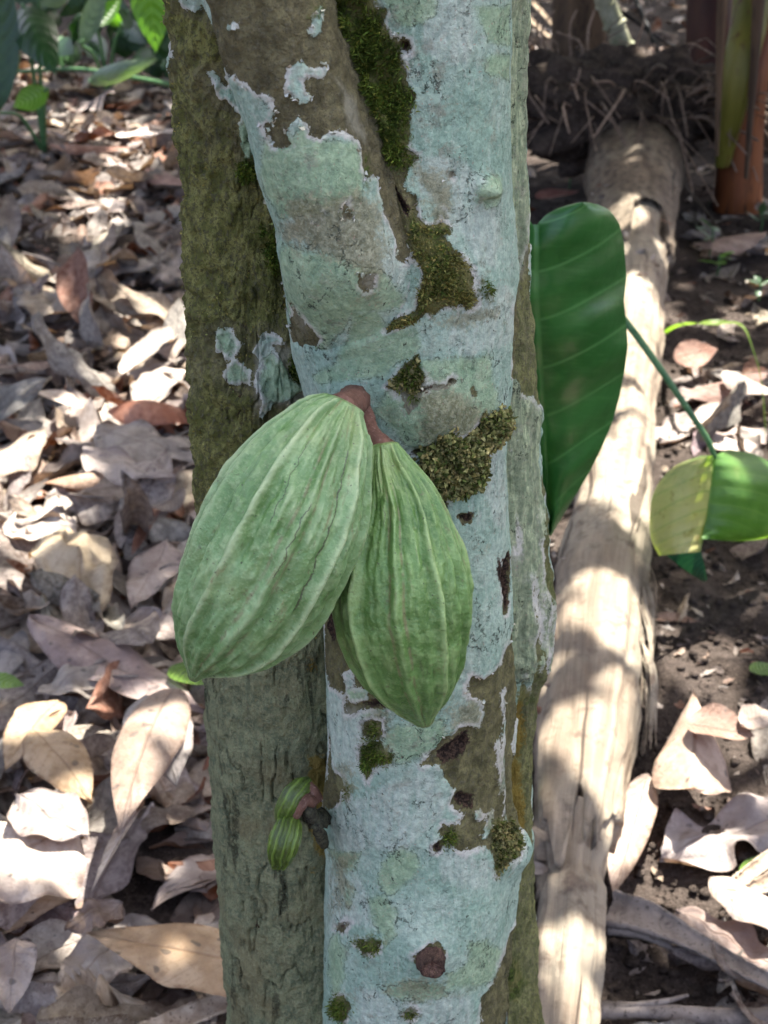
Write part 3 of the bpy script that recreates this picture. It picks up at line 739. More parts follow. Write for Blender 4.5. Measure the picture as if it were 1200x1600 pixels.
def pack(s, lich, grn, wht, moss, dark=None, yel=None, bark=0.0, olv=0.4, film=None):
    n = len(s.V); z = np.full(n, -6.0)
    return dict(lich=np.clip(lich / 10, -6, 6), grn=np.clip(grn / 10, -6, 6), wht=np.clip(wht / 10, -6, 6), moss=np.clip(moss / 10, -6, 6),
                dark=z if dark is None else np.clip(dark / 10, -6, 6), yel=z if yel is None else np.clip(yel / 10, -6, 6), bark=np.zeros(n) + bark, olv=np.zeros(n) + olv, film=z if film is None else np.clip(film / 10, -6, 6))


tree = tag(empty('cacao_tree', (float(S_B.at(0.0)[0]), YB, 0)), 'cacao tree with three close mottled trunks crusted in pale blue-green lichen, bearing two large pods', 'tree')
OFF = np.array(tree.location)


def local(o, base=OFF):
    return o


def part(name, V, F, mat, parent, base, attrs=None, uv=None, **k):
    o = obj(name, mesh_np(name, np.asarray(V) - base, F, [mat], attrs, uv, **k), parent); return o


B_film = [blob(650, 1540, 46, 20, seed=91), [(505, 1200), (545, 1190), (560, 1230), (520, 1260)], [(660, 500), (735, 470), (790, 470), (780, 500), (700, 520)], [(640, 600), (700, 590), (760, 640), (770, 690), (700, 690), (650, 720)], [(630, 250), (700, 260), (720, 330), (690, 345), (650, 320)], [(565, 1080), (620, 1110), (610, 1200), (560, 1180)], [(690, 1100), (760, 1080), (760, 1150), (700, 1150)], [(720, 1180), (800, 1160), (800, 1300), (740, 1300)], [(510, 1330), (560, 1330), (550, 1420), (515, 1440)]]
aB = pack(S_B, lichB, grnB, whtB, mossB, darkB, film=S_B.union(B_film))
aL = pack(S_L, lichL, grnL, whtL, mossL, olv=.18, film=S_L.union(L_film))
FB = grid_faces(len(S_B.z), S_B.nseg, True); FL = grid_faces(len(S_L.z), S_L.nseg, True)
trunkB = part('trunk', VB, FB, M_STEM, tree, OFF, aB); trunkB['label'] = 'front trunk almost covered in pale blue-green lichen'
limb = part('limb', VL, FL, M_STEM, tree, OFF, aL); limb['label'] = 'leaning limb joining the front trunk, brown with scalloped lichen patches'
aA = pack(S_A, lichA, grnA, whtA, mossA, darkA, yelA, lower, .5 + .0 * lower)
aA['olv'] = 0.54 * np.ones(len(S_A.V)); aA['olv'] = np.where(lichA < -15, 1.0, aA['olv'])
trunkA = part('trunk', VA, grid_faces(len(S_A.z), S_A.nseg, True), M_STEM, tree, OFF, aA); trunkA['label'] = 'rear trunk with rough mossy fissured bark'
aC = pack(S_C, lichC, grnC, whtC, mossC, None, yelC, .30 - .05 * lowC, 1.0)
trunkC = part('trunk', VC, grid_faces(len(S_C.z), S_C.nseg, True), M_STEM, tree, OFF, aC); trunkC['label'] = 'rear trunk of green-grey streaked bark seen as a strip'


def surf(stem, V, px, py):
    """skin point, outward normal for a face point of the photo-scale map"""
    i = int(np.argmin(((stem.Q - np.array([px, py])) ** 2).sum(1) + (np.abs(stem.T) > 1.7) * 1e6)); return V[i], stem.N[i]


# ---- moss tufts (countless) on the stems
def tufts(V, N, w, n, lmin, lmax, wid, seed, droop=.2, broad=False):
    g = np.random.default_rng(seed); p = np.clip(w, 0, None); p = p / p.sum()
    idx = g.choice(len(V), n, p=p); Vv, Ff, Cc = [], [], []
    for j, i in enumerate(idx):
        d = N[i] + g.normal(0, .75, 3) * np.array([1, 1, 1]) + np.array([0, 0, .15]); d /= np.linalg.norm(d)
        sd = np.cross(d, g.normal(0, 1, 3)); sd /= np.linalg.norm(sd) + 1e-9; up = np.cross(sd, d)
        L = g.uniform(lmin, lmax); Wd = wid * g.uniform(.6, 1.3); b = V[i] - N[i] * .0012 + g.normal(0, .0008, 3)
        if broad:
            rows = []
            for a in (0, .4, .75, 1.0):
                ww = Wd * (.35 + 1.1 * math.sin(math.pi * (.15 + .7 * a)))
                cpt = b + d * L * a + up * L * .55 * a * a * g.uniform(-.6, 1)
                for c in (-1, 0, 1): rows.append(cpt + sd * ww * c + up * (abs(c) * ww * .45 + g.normal(0, .0006)))
            k = len(Vv); Vv += rows
            for r in range(3):
                for c in range(2): Ff.append((k + r * 3 + c, k + r * 3 + c + 1, k + r * 3 + c + 4, k + r * 3 + c + 3))
            col = g.uniform(.55, 1.3); Cc += [(col * g.uniform(.9, 1.15), col, col * .85)] * 12
        else:
            k = len(Vv); m = b + d * L * .5
            Vv += [b, m + sd * Wd, b + d * L + up * L * .25, m - sd * Wd]; Ff.append((k, k + 1, k + 2, k + 3))
            col = g.uniform(.5, 1.5); Cc += [(col * g.uniform(.85, 1.25), col, col * .8)] * 4
    return np.array(Vv), np.array(Ff), np.array(Cc)


M_MOSS = mat_moss('moss_green', (0.045, 0.075, 0.012), (0.095, 0.145, 0.024), (0.16, 0.18, 0.045))
M_FOLI = mat_moss('leafy_lichen_olive', (0.16, 0.165, 0.060), (0.28, 0.26, 0.11), (0.38, 0.36, 0.19), .12)
front = np.abs(S_B.T) < R(118)
wA_ = sstep(-7, 14, mossB) ** 1.5 * front * (1 - .93 * (sdpoly(S_B.Qw, B_moss[1]) > -3)) * (1 - sstep(630, 650, S_B.Q[:, 1]) * sstep(800, 780, S_B.Q[:, 1]))
nz = sstep(-.25, .25, fbm(S_B.V / .011, 3, 71))
v, f, c = tufts(VB, S_B.N, wA_ * (.12 + nz), 21000, .0016, .0052, .00042, 5)
m_ = part('moss', v, f, M_MOSS, trunkB, OFF, {'tone': c}); m_['kind'] = 'stuff'; m_['label'] = 'dark green moss'
M_MOSS2 = mat_moss('moss_brown_green', (0.12, 0.13, 0.036), (0.20, 0.19, 0.065), (0.28, 0.27, 0.12), .15)
v, f, c = tufts(VB, S_B.N, sstep(-7, 12, sdpoly(S_B.Qw, B_moss[1])) ** 1.5 * (.05 + sstep(-.1, .4, fbm(S_B.V / .013, 3, 75))), 5200, .0012, .0036, .00045, 25)
m_ = part('moss', v, f, M_MOSS2, trunkB, OFF, {'tone': c}); m_['kind'] = 'stuff'; m_['label'] = 'brownish moss in the crotch of the limb'
wF = sstep(-8, 8, s_ := sdpoly(S_B.Qw, B_moss[10]))
v, f, c = tufts(VB + S_B.N * .002, S_B.N, wF, 2600, .002, .0046, .0009, 6, broad=True)
c = np.where((np.arange(len(c))[:, None] // 12) % 4 == 0, c * np.array([.45, .62, .4]), c)
m_ = part('lichen_cushion', v, f, M_FOLI, trunkB, OFF, {'tone': c}); m_['label'] = 'crinkled olive lichen cushion'; m_['kind'] = 'stuff'
wF2 = sstep(-2, 8, sdpoly(S_B.Qw, B_moss[11])) + .4 * sstep(0, 6, sdpoly(S_B.Qw, B_moss[8]))
v, f, c = tufts(VB + S_B.N * .001, S_B.N, wF2, 700, .0016, .0036, .0008, 8, broad=True)
m_ = part('lichen_cushion', v, f, M_FOLI, trunkB, OFF, {'tone': c * .7}); m_['label'] = 'small brown-green lichen tufts'; m_['kind'] = 'stuff'
wM = sstep(0, 10, mossA) * (np.abs(S_A.T) < R(110))
v, f, c = tufts(VA, S_A.N, wM, 2600, .0014, .0036, .0007, 9)
m_ = part('moss', v, f, M_MOSS, trunkA, OFF, {'tone': c * 1.1}); m_['kind'] = 'stuff'
wM = (sstep(-.05, .3, fbm(S_A.V / .02, 3, 91)) * (1 - lower) * (np.abs(S_A.T) < R(105)) * sstep(-100, -60, S_A.Q[:, 1]) * (lichA < -2))
v, f, c = tufts(VA, S_A.N, wM, 6500, .0008, .0020, .0007, 10)
m_ = part('moss', v, f, mat_moss('moss_olive', (0.15, 0.155, 0.045), (0.24, 0.24, 0.08), (0.33, 0.33, 0.13), .1), trunkA, OFF, {'tone': c}); m_['kind'] = 'stuff'; m_['label'] = 'thin olive moss film'

# flaky lichen margins: little curled scales where the crust ends
rimw = np.exp(-((lichB - 1.0) / 2.2) ** 2) * front * (S_B.Q[:, 1] > -80) * (S_B.Q[:, 1] < 1680) * sstep(-.1, .25, fbm(S_B.V / .02, 2, 12))
v, f, c = tufts(VB, S_B.N, rimw, 420, .0009, .0020, .0008, 13, broad=True)
M_FLAKE = mat_simple('lichen_flake', (0.50, 0.55, 0.46), (0.66, 0.65, 0.58), 300, tone=True, rough=.9, bumpd=.0006)
m_ = part('lichen_scale', v, f, M_FLAKE, trunkB, OFF, {'tone': np.clip(c, .5, .85)}); m_['kind'] = 'stuff'
rimw = np.exp(-((lichL - 1.0) / 2.2) ** 2) * (np.abs(S_L.T) < R(100)) * (S_L.Q[:, 1] > -80) * (S_L.Q[:, 1] < 520)
v, f, c = tufts(VL, S_L.N, rimw, 260, .0010, .0022, .0010, 14, broad=True)
m_ = part('lichen_scale', v, f, M_FLAKE, limb, OFF, {'tone': np.clip(c, .5, .85)}); m_['kind'] = 'stuff'


# ---- knots and stubs
def knot(stem, V, px, py, r, h, mat, parent, name, seed, hollow=True, tilt=(0, 0, 0)):
    p, n = surf(stem, V, px, py); n = n + np.array(tilt); n /= np.linalg.norm(n)
    a = np.cross(n, [0, 0, 1]); a /= np.linalg.norm(a); b = np.cross(a, n)
    rows = [(-.004 / h, 1.25), (.25, 1.12), (.6, 1.0), (.9, 1.0), (1.0, .9), (.93, .72), (.72 if hollow else 1.0, .5), (.6 if hollow else 1.05, .25), (.66 if hollow else 1.06, .02)]
    VV = []; seg = 40
    for (hh, rr) in rows:
        for k in range(seg):
            t = 2 * math.pi * k / seg
            q = np.array([[math.cos(t) * 2.2 + seed, math.sin(t) * 2.2, hh * 1.3]])
            w = 1 + .20 * float(fbm(q, 3, seed)[0]); hz = hh + .18 * float(fbm(q * 2.3, 2, seed + 5)[0])
            VV.append(p + n * h * hz + (a * math.cos(t) + b * math.sin(t)) * r * rr * w)
    tn = np.repeat(np.array([1, 1, .8, .7, .8, 1.2, 2.0, 2.6, 2.6]), seg)[:, None] * np.random.default_rng(seed).uniform(.6, 1.3, (len(rows) * seg, 1)) * np.ones((1, 3))
    return part(name, VV, grid_faces(len(rows), seg, True), mat, parent, OFF, {'tone': tn})


M_KNOT = mat_simple('dark_knot_wood', (0.030, 0.016, 0.012), (0.080, 0.045, 0.034), 420, c3=(0.22, 0.155, 0.090), bumpd=.0016, rough=.9, tone=True)
M_STUB = mat_simple('mossy_black_stub', (0.022, 0.020, 0.014), (0.085, 0.085, 0.050), 300, c3=(0.13, 0.14, 0.10), bumpd=.0014, rough=.9)
knot(S_B, VB, 671, 1491, .0088, .0085, M_KNOT, trunkB, 'knot', 3)['label'] = 'round brown broken pod scar'
p0, n0 = surf(S_B, VB, 500, 1275)
mb = MB()
q = np.array([at_plane(505, 1278, .73), at_plane(495, 1282, .722), at_plane(484, 1272, .716), at_plane(480, 1258, .713)]) - OFF
mb.tube(bez(q, 12), np.interp(np.linspace(0, 1, 12), [0, .5, 1], [.0068, .0056, .0046]), 16, rough=.2)
q = np.array([at_plane(506, 1318, .725), at_plane(499, 1300, .716), at_plane(492, 1286, .714)]) - OFF
mb.tube(bez(q, 9), .0036, 10, rough=.25)
mb.build('stub', M_STUB, trunkB)


# ================================================================== PODS
SCR = [(.0, .0, 2, 3, .001)]


def cross_line(poly, A, d, nrm):
    """extent of an outline across the line through A along nrm"""
    P = np.asarray(poly, float); s = []
    for i in range(len(P)):
        a, b = P[i] - A, P[(i + 1) % len(P)] - A
        ta, tb = a @ d, b @ d
        if (ta > 0) != (tb > 0):
            k = ta / (ta - tb); s.append((a + (b - a) * k) @ nrm)
    return (min(s), max(s)) if len(s) > 1 else (0, 0)


def make_pod(outline, A, B, YA_, YB_, phase, flat, name, mat, seed, label, nridge=10, ramp=.05, wart=.9, nr=230, ns=260):
    A, B = np.array(A, float), np.array(B, float); d2 = (B - A) / np.linalg.norm(B - A); n2 = np.array([-d2[1], d2[0]])
    ts = np.linspace(0.012, .992, 46); lo, hi = [], []
    for t in ts:
        l, h = cross_line(outline, A + (B - A) * t, d2, n2); lo.append(l); hi.append(h)
    lo, hi = np.array(lo), np.array(hi)
    k = np.array([1, 2, 3, 2, 1.]); k /= k.sum()
    sm = lambda a: np.convolve(np.pad(a, 2, mode='edge'), k, 'valid')
    cen, hw = sm((lo + hi) / 2), sm((hi - lo) / 2)
    u = np.linspace(0, 1, nr); tt = .5 - .5 * np.cos(math.pi * u); tt = .55 * tt + .45 * u
    c_ = np.interp(tt, ts, cen); w_ = np.interp(tt, ts, hw)
    e0, e1 = np.clip(tt / .012, 0, 1), np.clip((1 - tt) / .010, 0, 1)
    w_ = w_ * np.sqrt(np.clip(1 - (1 - e0) ** 2, 0, 1)) * np.sqrt(np.clip(1 - (1 - e1) ** 2, 0, 1))
    axis = []
    for t, c in zip(tt, c_):
        q = A + (B - A) * t + n2 * c; axis.append(at_plane(q[0], q[1], YA_ + (YB_ - YA_) * t - .012 * math.sin(math.pi * t)))
    axis = np.array(axis); dep = (axis - CAM) @ FW; rad = w_ / FPX * dep
    T = np.gradient(axis, axis=0); T /= np.linalg.norm(T, axis=1)[:, None]
    view = CAM - axis; view /= np.linalg.norm(view, axis=1)[:, None]
    sx = np.cross(T, view); sx /= np.linalg.norm(sx, axis=1)[:, None]; sy = np.cross(sx, T)
    th = np.linspace(0, 2 * math.pi, ns, endpoint=False)
    Tm, U = np.meshgrid(th, tt)
    base = axis[:, None, :] + (np.cos(Tm)[..., None] * sx[:, None, :] + flat * np.sin(Tm)[..., None] * sy[:, None, :]) * rad[:, None, None]
    nq = np.stack([np.cos(Tm) * 1.6, np.sin(Tm) * 1.6, U * 5], -1).reshape(-1, 3)
    wobble = .10 * fbm(nq * .8, 3, seed).reshape(Tm.shape)
    a = (Tm + phase + wobble) * nridge / (2 * math.pi)
    fr = np.abs(a - np.round(a)) * 2                       # 0 on a ridge .. 1 in the furrow
    idx = np.round(a).astype(int) % nridge
    strong = np.where(idx % 2 == 0, 1.0, .62)
    ridge = np.exp(-(fr / .20) ** 2) * strong
    fur = np.exp(-((fr - .45) / .22) ** 2)
    env = sstep(0.0, .045, U) * (1 - .55 * sstep(.86, 1, U)) * (1.25 - .35 * U)
    nat = np.stack([np.cos(Tm) * 9, np.sin(Tm) * 9, U * 13], -1).reshape(-1, 3)
    nb_ = np.stack([np.cos(Tm) * 4.2, np.sin(Tm) * 4.2, U * 5.5], -1).reshape(-1, 3)
    nc_ = np.stack([np.cos(Tm) * 17, np.sin(Tm) * 17, U * 22], -1).reshape(-1, 3)
    warts = (.55 * fbm(nat, 3, seed + 1) + .45 * fbm(nb_, 3, seed + 2) + .35 * fbm(nc_, 2, seed + 3)).reshape(Tm.shape)
    warts = warts * (1.15 - .5 * ridge)
    hmap = ramp * (1.0 * ridge - .42 * fur) * env * (1 + .35 * fbm(nb_ * .6, 2, seed + 9).reshape(Tm.shape))
    disp = hmap * rad[:, None] + wart * .0030 * warts * sstep(0, .06, U) * (1 - .4 * sstep(.93, 1, U)) * np.minimum(1, rad / .02)[:, None]
    Nrm = np.cos(Tm)[..., None] * sx[:, None, :] + np.sin(Tm)[..., None] * sy[:, None, :]
    V = (base + Nrm * disp[..., None]).reshape(-1, 3)
    rub = (np.exp(-((fr - .34) / .10) ** 2) * np.where(idx % 3 == 0, 1, .35) * sstep(.05, .2, U))
    at = dict(ridge=ridge.ravel(), bump=np.clip(warts.ravel() * 1.6, -1.5, 1.5), rub=rub.ravel(), endcap=np.maximum(sstep(.955, 1, U), .7 * sstep(.02, 0, U)).ravel())
    uv = np.stack([Tm / (2 * math.pi), U], -1).reshape(-1, 2)
    root = tag(empty(name, tuple(axis[0])), label, 'cacao pod' if ns > 200 else 'young pod', 'cacao pods on the trunk' if ns > 200 else 'young pods on the trunk')
    husk = part('husk', V, grid_faces(nr, ns, True), mat, root, axis[0], at, uv)
    return root, axis


O1 = [(505, 618), (480, 622), (455, 640), (420, 665), (385, 697), (355, 735), (328, 780), (308, 820), (290, 865), (276, 905), (271, 945), (275, 985), (284, 1014), (292, 1041), (302, 1062), (326, 1055), (360, 1045), (390, 1037), (430, 1025), (465, 1003), (500, 970), (530, 925), (552, 880), (568, 835), (575, 790), (577, 740), (578, 700), (575, 660), (560, 640), (540, 625)]
O2 = [(580, 697), (600, 691), (620, 692), (632, 705), (640, 722), (665, 750), (692, 785), (708, 820), (722, 860), (732, 900), (735, 950), (731, 1000), (718, 1050), (700, 1085), (682, 1112), (673, 1129), (655, 1130), (630, 1115), (600, 1090), (570, 1062), (548, 1030), (530, 990), (521, 955), (524, 915), (532, 870), (545, 830), (555, 790), (563, 750), (570, 715)]
SCR = [(.335, .035, .13, .47, .0035), (.352, .03, .47, .60, .0032), (.275, .01, .30, .52, .0018), (.21, .05, .16, .40, .0016)]
M_POD1 = mat_pod('pod_glaucous_green', (0.110, 0.220, 0.068), (0.172, 0.298, 0.125), (0.33, 0.43, 0.225), (0.068, 0.142, 0.036))
pod1, ax1 = make_pod(O1, (530, 620), (302, 1063), .650, .622, .15, .96, 'cacao_pod', M_POD1, 5, 'larger pale blue-green cacao pod, tilted down to the left in front of its neighbour', ramp=.100, wart=.72)
SCR = [(.20, .02, .2, .27, .0014)]
M_POD2 = mat_pod('pod_deep_green', (0.080, 0.175, 0.038), (0.130, 0.252, 0.070), (0.26, 0.38, 0.145), (0.048, 0.110, 0.024))
pod2, ax2 = make_pod(O2, (605, 690), (664, 1131), .668, .645, .42, .96, 'cacao_pod', M_POD2, 8, 'smaller deeper green cacao pod hanging straight down, half behind the larger pod', ramp=.085, wart=.70)
M_STALK = mat_simple('pod_stalk_brown', (0.085, 0.042, 0.028), (0.155, 0.080, 0.055), 120, (1, 1, .6), c3=(0.20, 0.13, 0.10), bumpd=.001)


def stalk(root, pts, rads, name='stalk', mat=None, seg=18):
    base = np.array(root.location); mb = MB(); n = 16
    mb.tube(bez([np.array(p) - base for p in pts], n), np.interp(np.linspace(0, 1, n), np.linspace(0, 1, len(rads)), rads), seg, rough=.085)
    return mb.build(name, mat or M_STALK, root)


stalk(pod1, [at_plane(556, 622, .712), at_plane(553, 626, .688), at_plane(545, 634, .668), at_plane(530, 642, .645)], [.0115, .0085, .0072, .0088])
stalk(pod2, [at_plane(556, 622, .706), at_plane(567, 642, .690), at_plane(575, 666, .680), at_plane(583, 684, .672), at_plane(600, 708, .668)], [.0095, .0052, .0048, .0055, .0082])

# young pods on the black stub
OY1 = [(452, 1277), (466, 1281), (470, 1292), (470, 1310), (464, 1330), (453, 1348), (440, 1357), (430, 1356), (422, 1345), (419, 1325), (423, 1305), (432, 1285), (442, 1275)]
OY2 = [(476, 1216), (487, 1220), (486, 1236), (476, 1252), (466, 1272), (454, 1290), (440, 1294), (431, 1280), (432, 1256), (443, 1234), (460, 1220)]
M_YP = mat_pod('young_pod_green', (0.075, 0.135, 0.012), (0.120, 0.195, 0.024), (0.135, 0.21, 0.035), (0.010, 0.018, 0.004), True)
yp1, ay1 = make_pod(OY1, (456, 1275), (434, 1358), .712, .703, .2, 1.0, 'young_cacao_pod', M_YP, 15, 'small striped young cacao pod hanging below its twin on the left of the front trunk', 10, .13, .10, 90, 120)
yp2, ay2 = make_pod(OY2, (481, 1218), (440, 1294), .724, .720, .6, 1.0, 'young_cacao_pod', M_YP, 19, 'small smooth young cacao pod tucked above and behind the striped one', 8, .06, .10, 90, 120)
stalk(yp1, [at_plane(488, 1252, .714), at_plane(478, 1250, .708), at_plane(466, 1264, .706), at_plane(454, 1282, .710)], [.0042, .0040, .0036, .0046], seg=12)
stalk(yp2, [at_plane(494, 1248, .718), at_plane(488, 1236, .716), at_plane(478, 1224, .722)], [.0045, .0040, .0036], seg=12)


# ================================================================== GROUND
def ground_h(X, Y):
    X, Y = np.asarray(X, float), np.asarray(Y, float); s = X.shape
    P = np.stack([X.ravel(), Y.ravel(), 0 * X.ravel()], -1)
    h = .045 * fbm(P / .9, 3, 101) + .016 * fbm(P / .16, 3, 103)
    far = sstep(5.0, 9.0, Y.ravel())
    return (h + .0 * far).reshape(s) - .02


def axis_pts(a, b, fine0, fine1, step, grow=1.12):
    out = list(np.arange(fine0, fine1, step)); st, x = step, fine0
    while x > a: st *= grow; x -= st; out.insert(0, x)
    st, x = step, out[-1]
    while x < b: st *= grow; x += st; out.append(x)
    return np.array(out)


gx = axis_pts(-150, 150, -1.6, 1.7, .022); gy = axis_pts(-120, 300, .7, 6.0, .022)
GX, GY = np.meshgrid(gx, gy)
GZ = ground_h(GX, GY) * np.exp(-np.clip(np.hypot(GX, GY - 4) - 20, 0, None) / 15)
crumb = fbm(np.stack([GX.ravel(), GY.ravel(), 0 * GX.ravel()], -1) / .05, 3, 107).reshape(GX.shape) * .012
GZ = GZ + crumb * ((np.abs(GX) < 1.7) & (GY < 6.2))
M_SOIL = mat_soil()
g_ = obj('ground', mesh_np('ground', np.stack([GX, GY, GZ], -1).reshape(-1, 3), grid_faces(len(gy), len(gx)), [M_SOIL])); g_['kind'] = 'structure'

# soil crumbs (countless)
mb_v, mb_f, nv = [], [], 0
ico = np.array([(0, 0, 1), (.9, 0, .45), (.28, .85, .45), (-.72, .53, .45), (-.72, -.53, .45), (.28, -.85, .45), (.72, .53, -.4), (-.28, .85, -.4), (-.9, 0, -.4), (-.28, -.85, -.4), (.72, -.53, -.4), (0, 0, -1)])
icf = np.array([(0, 1, 2), (0, 2, 3), (0, 3, 4), (0, 4, 5), (0, 5, 1), (1, 6, 2), (2, 7, 3), (3, 8, 4), (4, 9, 5), (5, 10, 1), (2, 6, 7), (3, 7, 8), (4, 8, 9), (5, 9, 10), (1, 10, 6), (6, 11, 7), (7, 11, 8), (8, 11, 9), (9, 11, 10), (10, 11, 6)])
for i in range(9000):
    Y = 1.0 + 3.6 * RNG.random() ** 1.5; X = (RNG.random() ** .8 * 1.15 - .12) * (.35 + .27 * Y) + .05
    r = .0022 + .007 * RNG.random() ** 5
    v = ico * r * (1 + RNG.normal(0, .22, (12, 3))) * np.array([1, 1, .75]) + np.array([X, Y, 0])
    mb_v.append(v); mb_f.append(icf + nv); nv += 12
V_ = np.vstack(mb_v); V_[:, 2] += ground_h(V_[:, 0], V_[:, 1]) + .004
o = obj('soil_crumbs', mesh_np('soil_crumbs', V_, np.vstack(mb_f), [M_SOIL])); o['kind'] = 'stuff'; o['label'] = 'dark crumbs of soil on the bare ground right of the log'


# ================================================================== LEAF SHAPES
def leaf_shape(L, W, roll=0.0, fold=0.0, bend=0.0, tip=0.0, wave=0.0, twist=0.0, seed=0, nu=26, nv=11, tipp=1.0, bite=0.0, crumple=0.0, base_round=.85):
    """a leaf along +X from 0 to L, curled; returns V, F, UV"""
    g = np.random.default_rng(seed)
    u = np.linspace(0, 1, nu); v = np.linspace(-1, 1, nv); U, Vv = np.meshgrid(u, v, indexing='ij')
    prof = np.sin(math.pi * np.clip(U, 0, 1) ** base_round) ** .78 * (1 - .35 * U ** 3 * tipp)
    prof = np.where(U > .88, prof * (1 - .35 * tipp * ((U - .88) / .12)), prof)
    prof = np.clip(prof, .004, None); prof = prof / prof.max()
    edge = 1 + .05 * vnoise(np.stack([U.ravel() * 9, np.sign(Vv.ravel()) * 3, 0 * U.ravel() + seed], -1), seed).reshape(U.shape)
    if bite:
        b = vnoise(np.stack([U.ravel() * 5, np.sign(Vv.ravel()) * 5, 0 * U.ravel()], -1), seed + 3).reshape(U.shape)
        edge = edge * (1 - bite * np.clip(b - .1, 0, 1))
    w = Vv * prof * edge * W / 2
    # across: rolled into an arc / folded at the midrib
    if abs(roll) > 1e-3:
        k = roll / (W / 2); y = np.sin(w * k) / k; z = (1 - np.cos(w * k)) / k
    else: y, z = w.copy(), 0 * w
    z = z + np.abs(y) * math.tan(fold); y = y * math.cos(fold)
    n1 = vnoise(np.stack([U.ravel() * 4, Vv.ravel() * 1.6, 0 * U.ravel()], -1), seed + 7).reshape(U.shape)
    n2 = vnoise(np.stack([U.ravel() * 9, Vv.ravel() * 3.5, 0 * U.ravel()], -1), seed + 9).reshape(U.shape)
    z = z + wave * W * .16 * np.abs(Vv) ** 1.5 * np.sin(U * 2 * math.pi * 2.4 + np.sign(Vv) * 1.3 + seed) * prof
    z = z + (wave * .05 + crumple * .13) * W * n1 + crumple * .07 * W * n2
    y = y + crumple * .06 * W * n2
    # along: bend
    ang = bend * (U - .4) + tip * np.clip(U - .68, 0, 1) ** 1.3 * 3
    du = L / (nu - 1); a0 = (ang[1:, :] + ang[:-1, :]) / 2
    cx = np.vstack([np.zeros((1, nv)), np.cumsum(np.cos(a0) * du, 0)]); cz = np.vstack([np.zeros((1, nv)), np.cumsum(np.sin(a0) * du, 0)])
    tw = twist * (U - .4); y2 = y * np.cos(tw) - z * np.sin(tw); z2 = y * np.sin(tw) + z * np.cos(tw)
    X = cx - z2 * np.sin(ang); Z = cz + z2 * np.cos(ang)
    V = np.stack([X, y2, Z], -1).reshape(-1, 3)
    return V, grid_faces(nu, nv), np.stack([U, Vv], -1).reshape(-1, 2)


M_DEAD = mat_deadleaf('dead_leaf', True); M_DEADS = mat_deadleaf('dead_leaf_litter', False)
CGREY, CTAN, CBRN, CPALE, CRUST, CDARK, CYEL, CPINK, CGOLD = (0.262, 0.232, 0.206), (0.325, 0.258, 0.180), (0.175, 0.112, 0.078), (0.44, 0.385, 0.33), (0.21, 0.062, 0.016), (0.095, 0.066, 0.052), (0.50, 0.36, 0.17), (0.285, 0.238, 0.215), (0.38, 0.245, 0.11)
VAR = []
gv = random.Random(3)
for i in range(16):
    kind = i % 8
    p = dict(roll=gv.uniform(-.5, .9), fold=gv.uniform(-.1, .3), bend=gv.uniform(-1.0, .7), tip=gv.uniform(-1.2, .8), wave=gv.uniform(.3, 1.1), twist=gv.uniform(-.8, .8), crumple=gv.uniform(.2, .9), bite=gv.choice([0, 0, .3, .6]))
    if kind == 1: p.update(roll=-1.5, bend=-.5)
    if kind == 3: p.update(fold=.75, roll=.2)
    if kind == 5: p.update(roll=1.8, twist=1.1)
    if kind == 6: p.update(roll=-.6, bend=-1.6)
    if kind == 7: p.update(roll=.15, fold=.05, bend=-.25, crumple=.35, wave=.4)
    VAR.append(p)
LEAFMESH = []
for i, p in enumerate(VAR):
    V, F, U = leaf_shape(1.0, .42 if i % 3 else .36, seed=i * 13 + 1, **p)
    V[:, 0] -= .5; V[:, 2] -= V[:, 2].mean()
    LEAFMESH.append((mesh_np('dead_leaf', V, F, [M_DEAD], None, U), V))

# height field that the litter piles up on
HS = .012; HX0, HY0, HNX, HNY = -2.2, .7, 370, 520
hx = HX0 + HS * np.arange(HNX); hy = HY0 + HS * np.arange(HNY)
HF = ground_h(*np.meshgrid(hx, hy)); HF0 = HF.copy()


def drop(W, q=60, add=.002, cap=.10):
    """lift so that the vertices W (world xy, local z) rest on the pile, then add them to it; returns the z offset"""
    ix = np.clip(((W[:, 0] - HX0) / HS).round().astype(int), 0, HNX - 1); iy = np.clip(((W[:, 1] - HY0) / HS).round().astype(int), 0, HNY - 1)
    d = HF[iy, ix] - W[:, 2]; dz = np.percentile(d, q) + add
    top = np.minimum(W[:, 2] + dz, HF0[iy, ix] + cap)
    np.maximum.at(HF, (iy, ix), top - .004)
    return dz


def bump_log():
    pass


# ================================================================== FALLEN BANANA STEM
LOG = np.array([(1800, 808, 918), (1600, 818, 942), (1500, 820, 955), (1400, 826, 958), (1380, 834, 952), (1300, 836, 966), (1200, 838, 986), (1100, 846, 1000), (1000, 856, 1006), (900, 870, 1014), (800, 893, 1021), (700, 912, 1027), (600, 926, 1033), (500, 934, 1043), (400, 936, 1052), (330, 922, 1058), (280, 915, 1066), (230, 916, 1073), (190, 925, 1074), (150, 940, 1060)], float)


def log_at(py, k=1.0):
    xl, xr = np.interp(py, LOG[::-1, 0], LOG[::-1, 1]), np.interp(py, LOG[::-1, 0], LOG[::-1, 2])
    r = .07
    for _ in range(6):
        # the silhouette mid-line passes through the axis
        p = at_ground((xl + xr) / 2, py, r * .85); dep = (p - CAM) @ FW; r = (xr - xl) / 2 * dep / FPX
    return p, r


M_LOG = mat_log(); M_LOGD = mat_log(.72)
log = tag(empty('fallen_banana_stem', tuple(at_ground(935, 1000, 0))), 'pale tan peeling banana stem on the ground behind the trunks, root clump at far end', 'fallen stem')
LB = np.array(log.location)


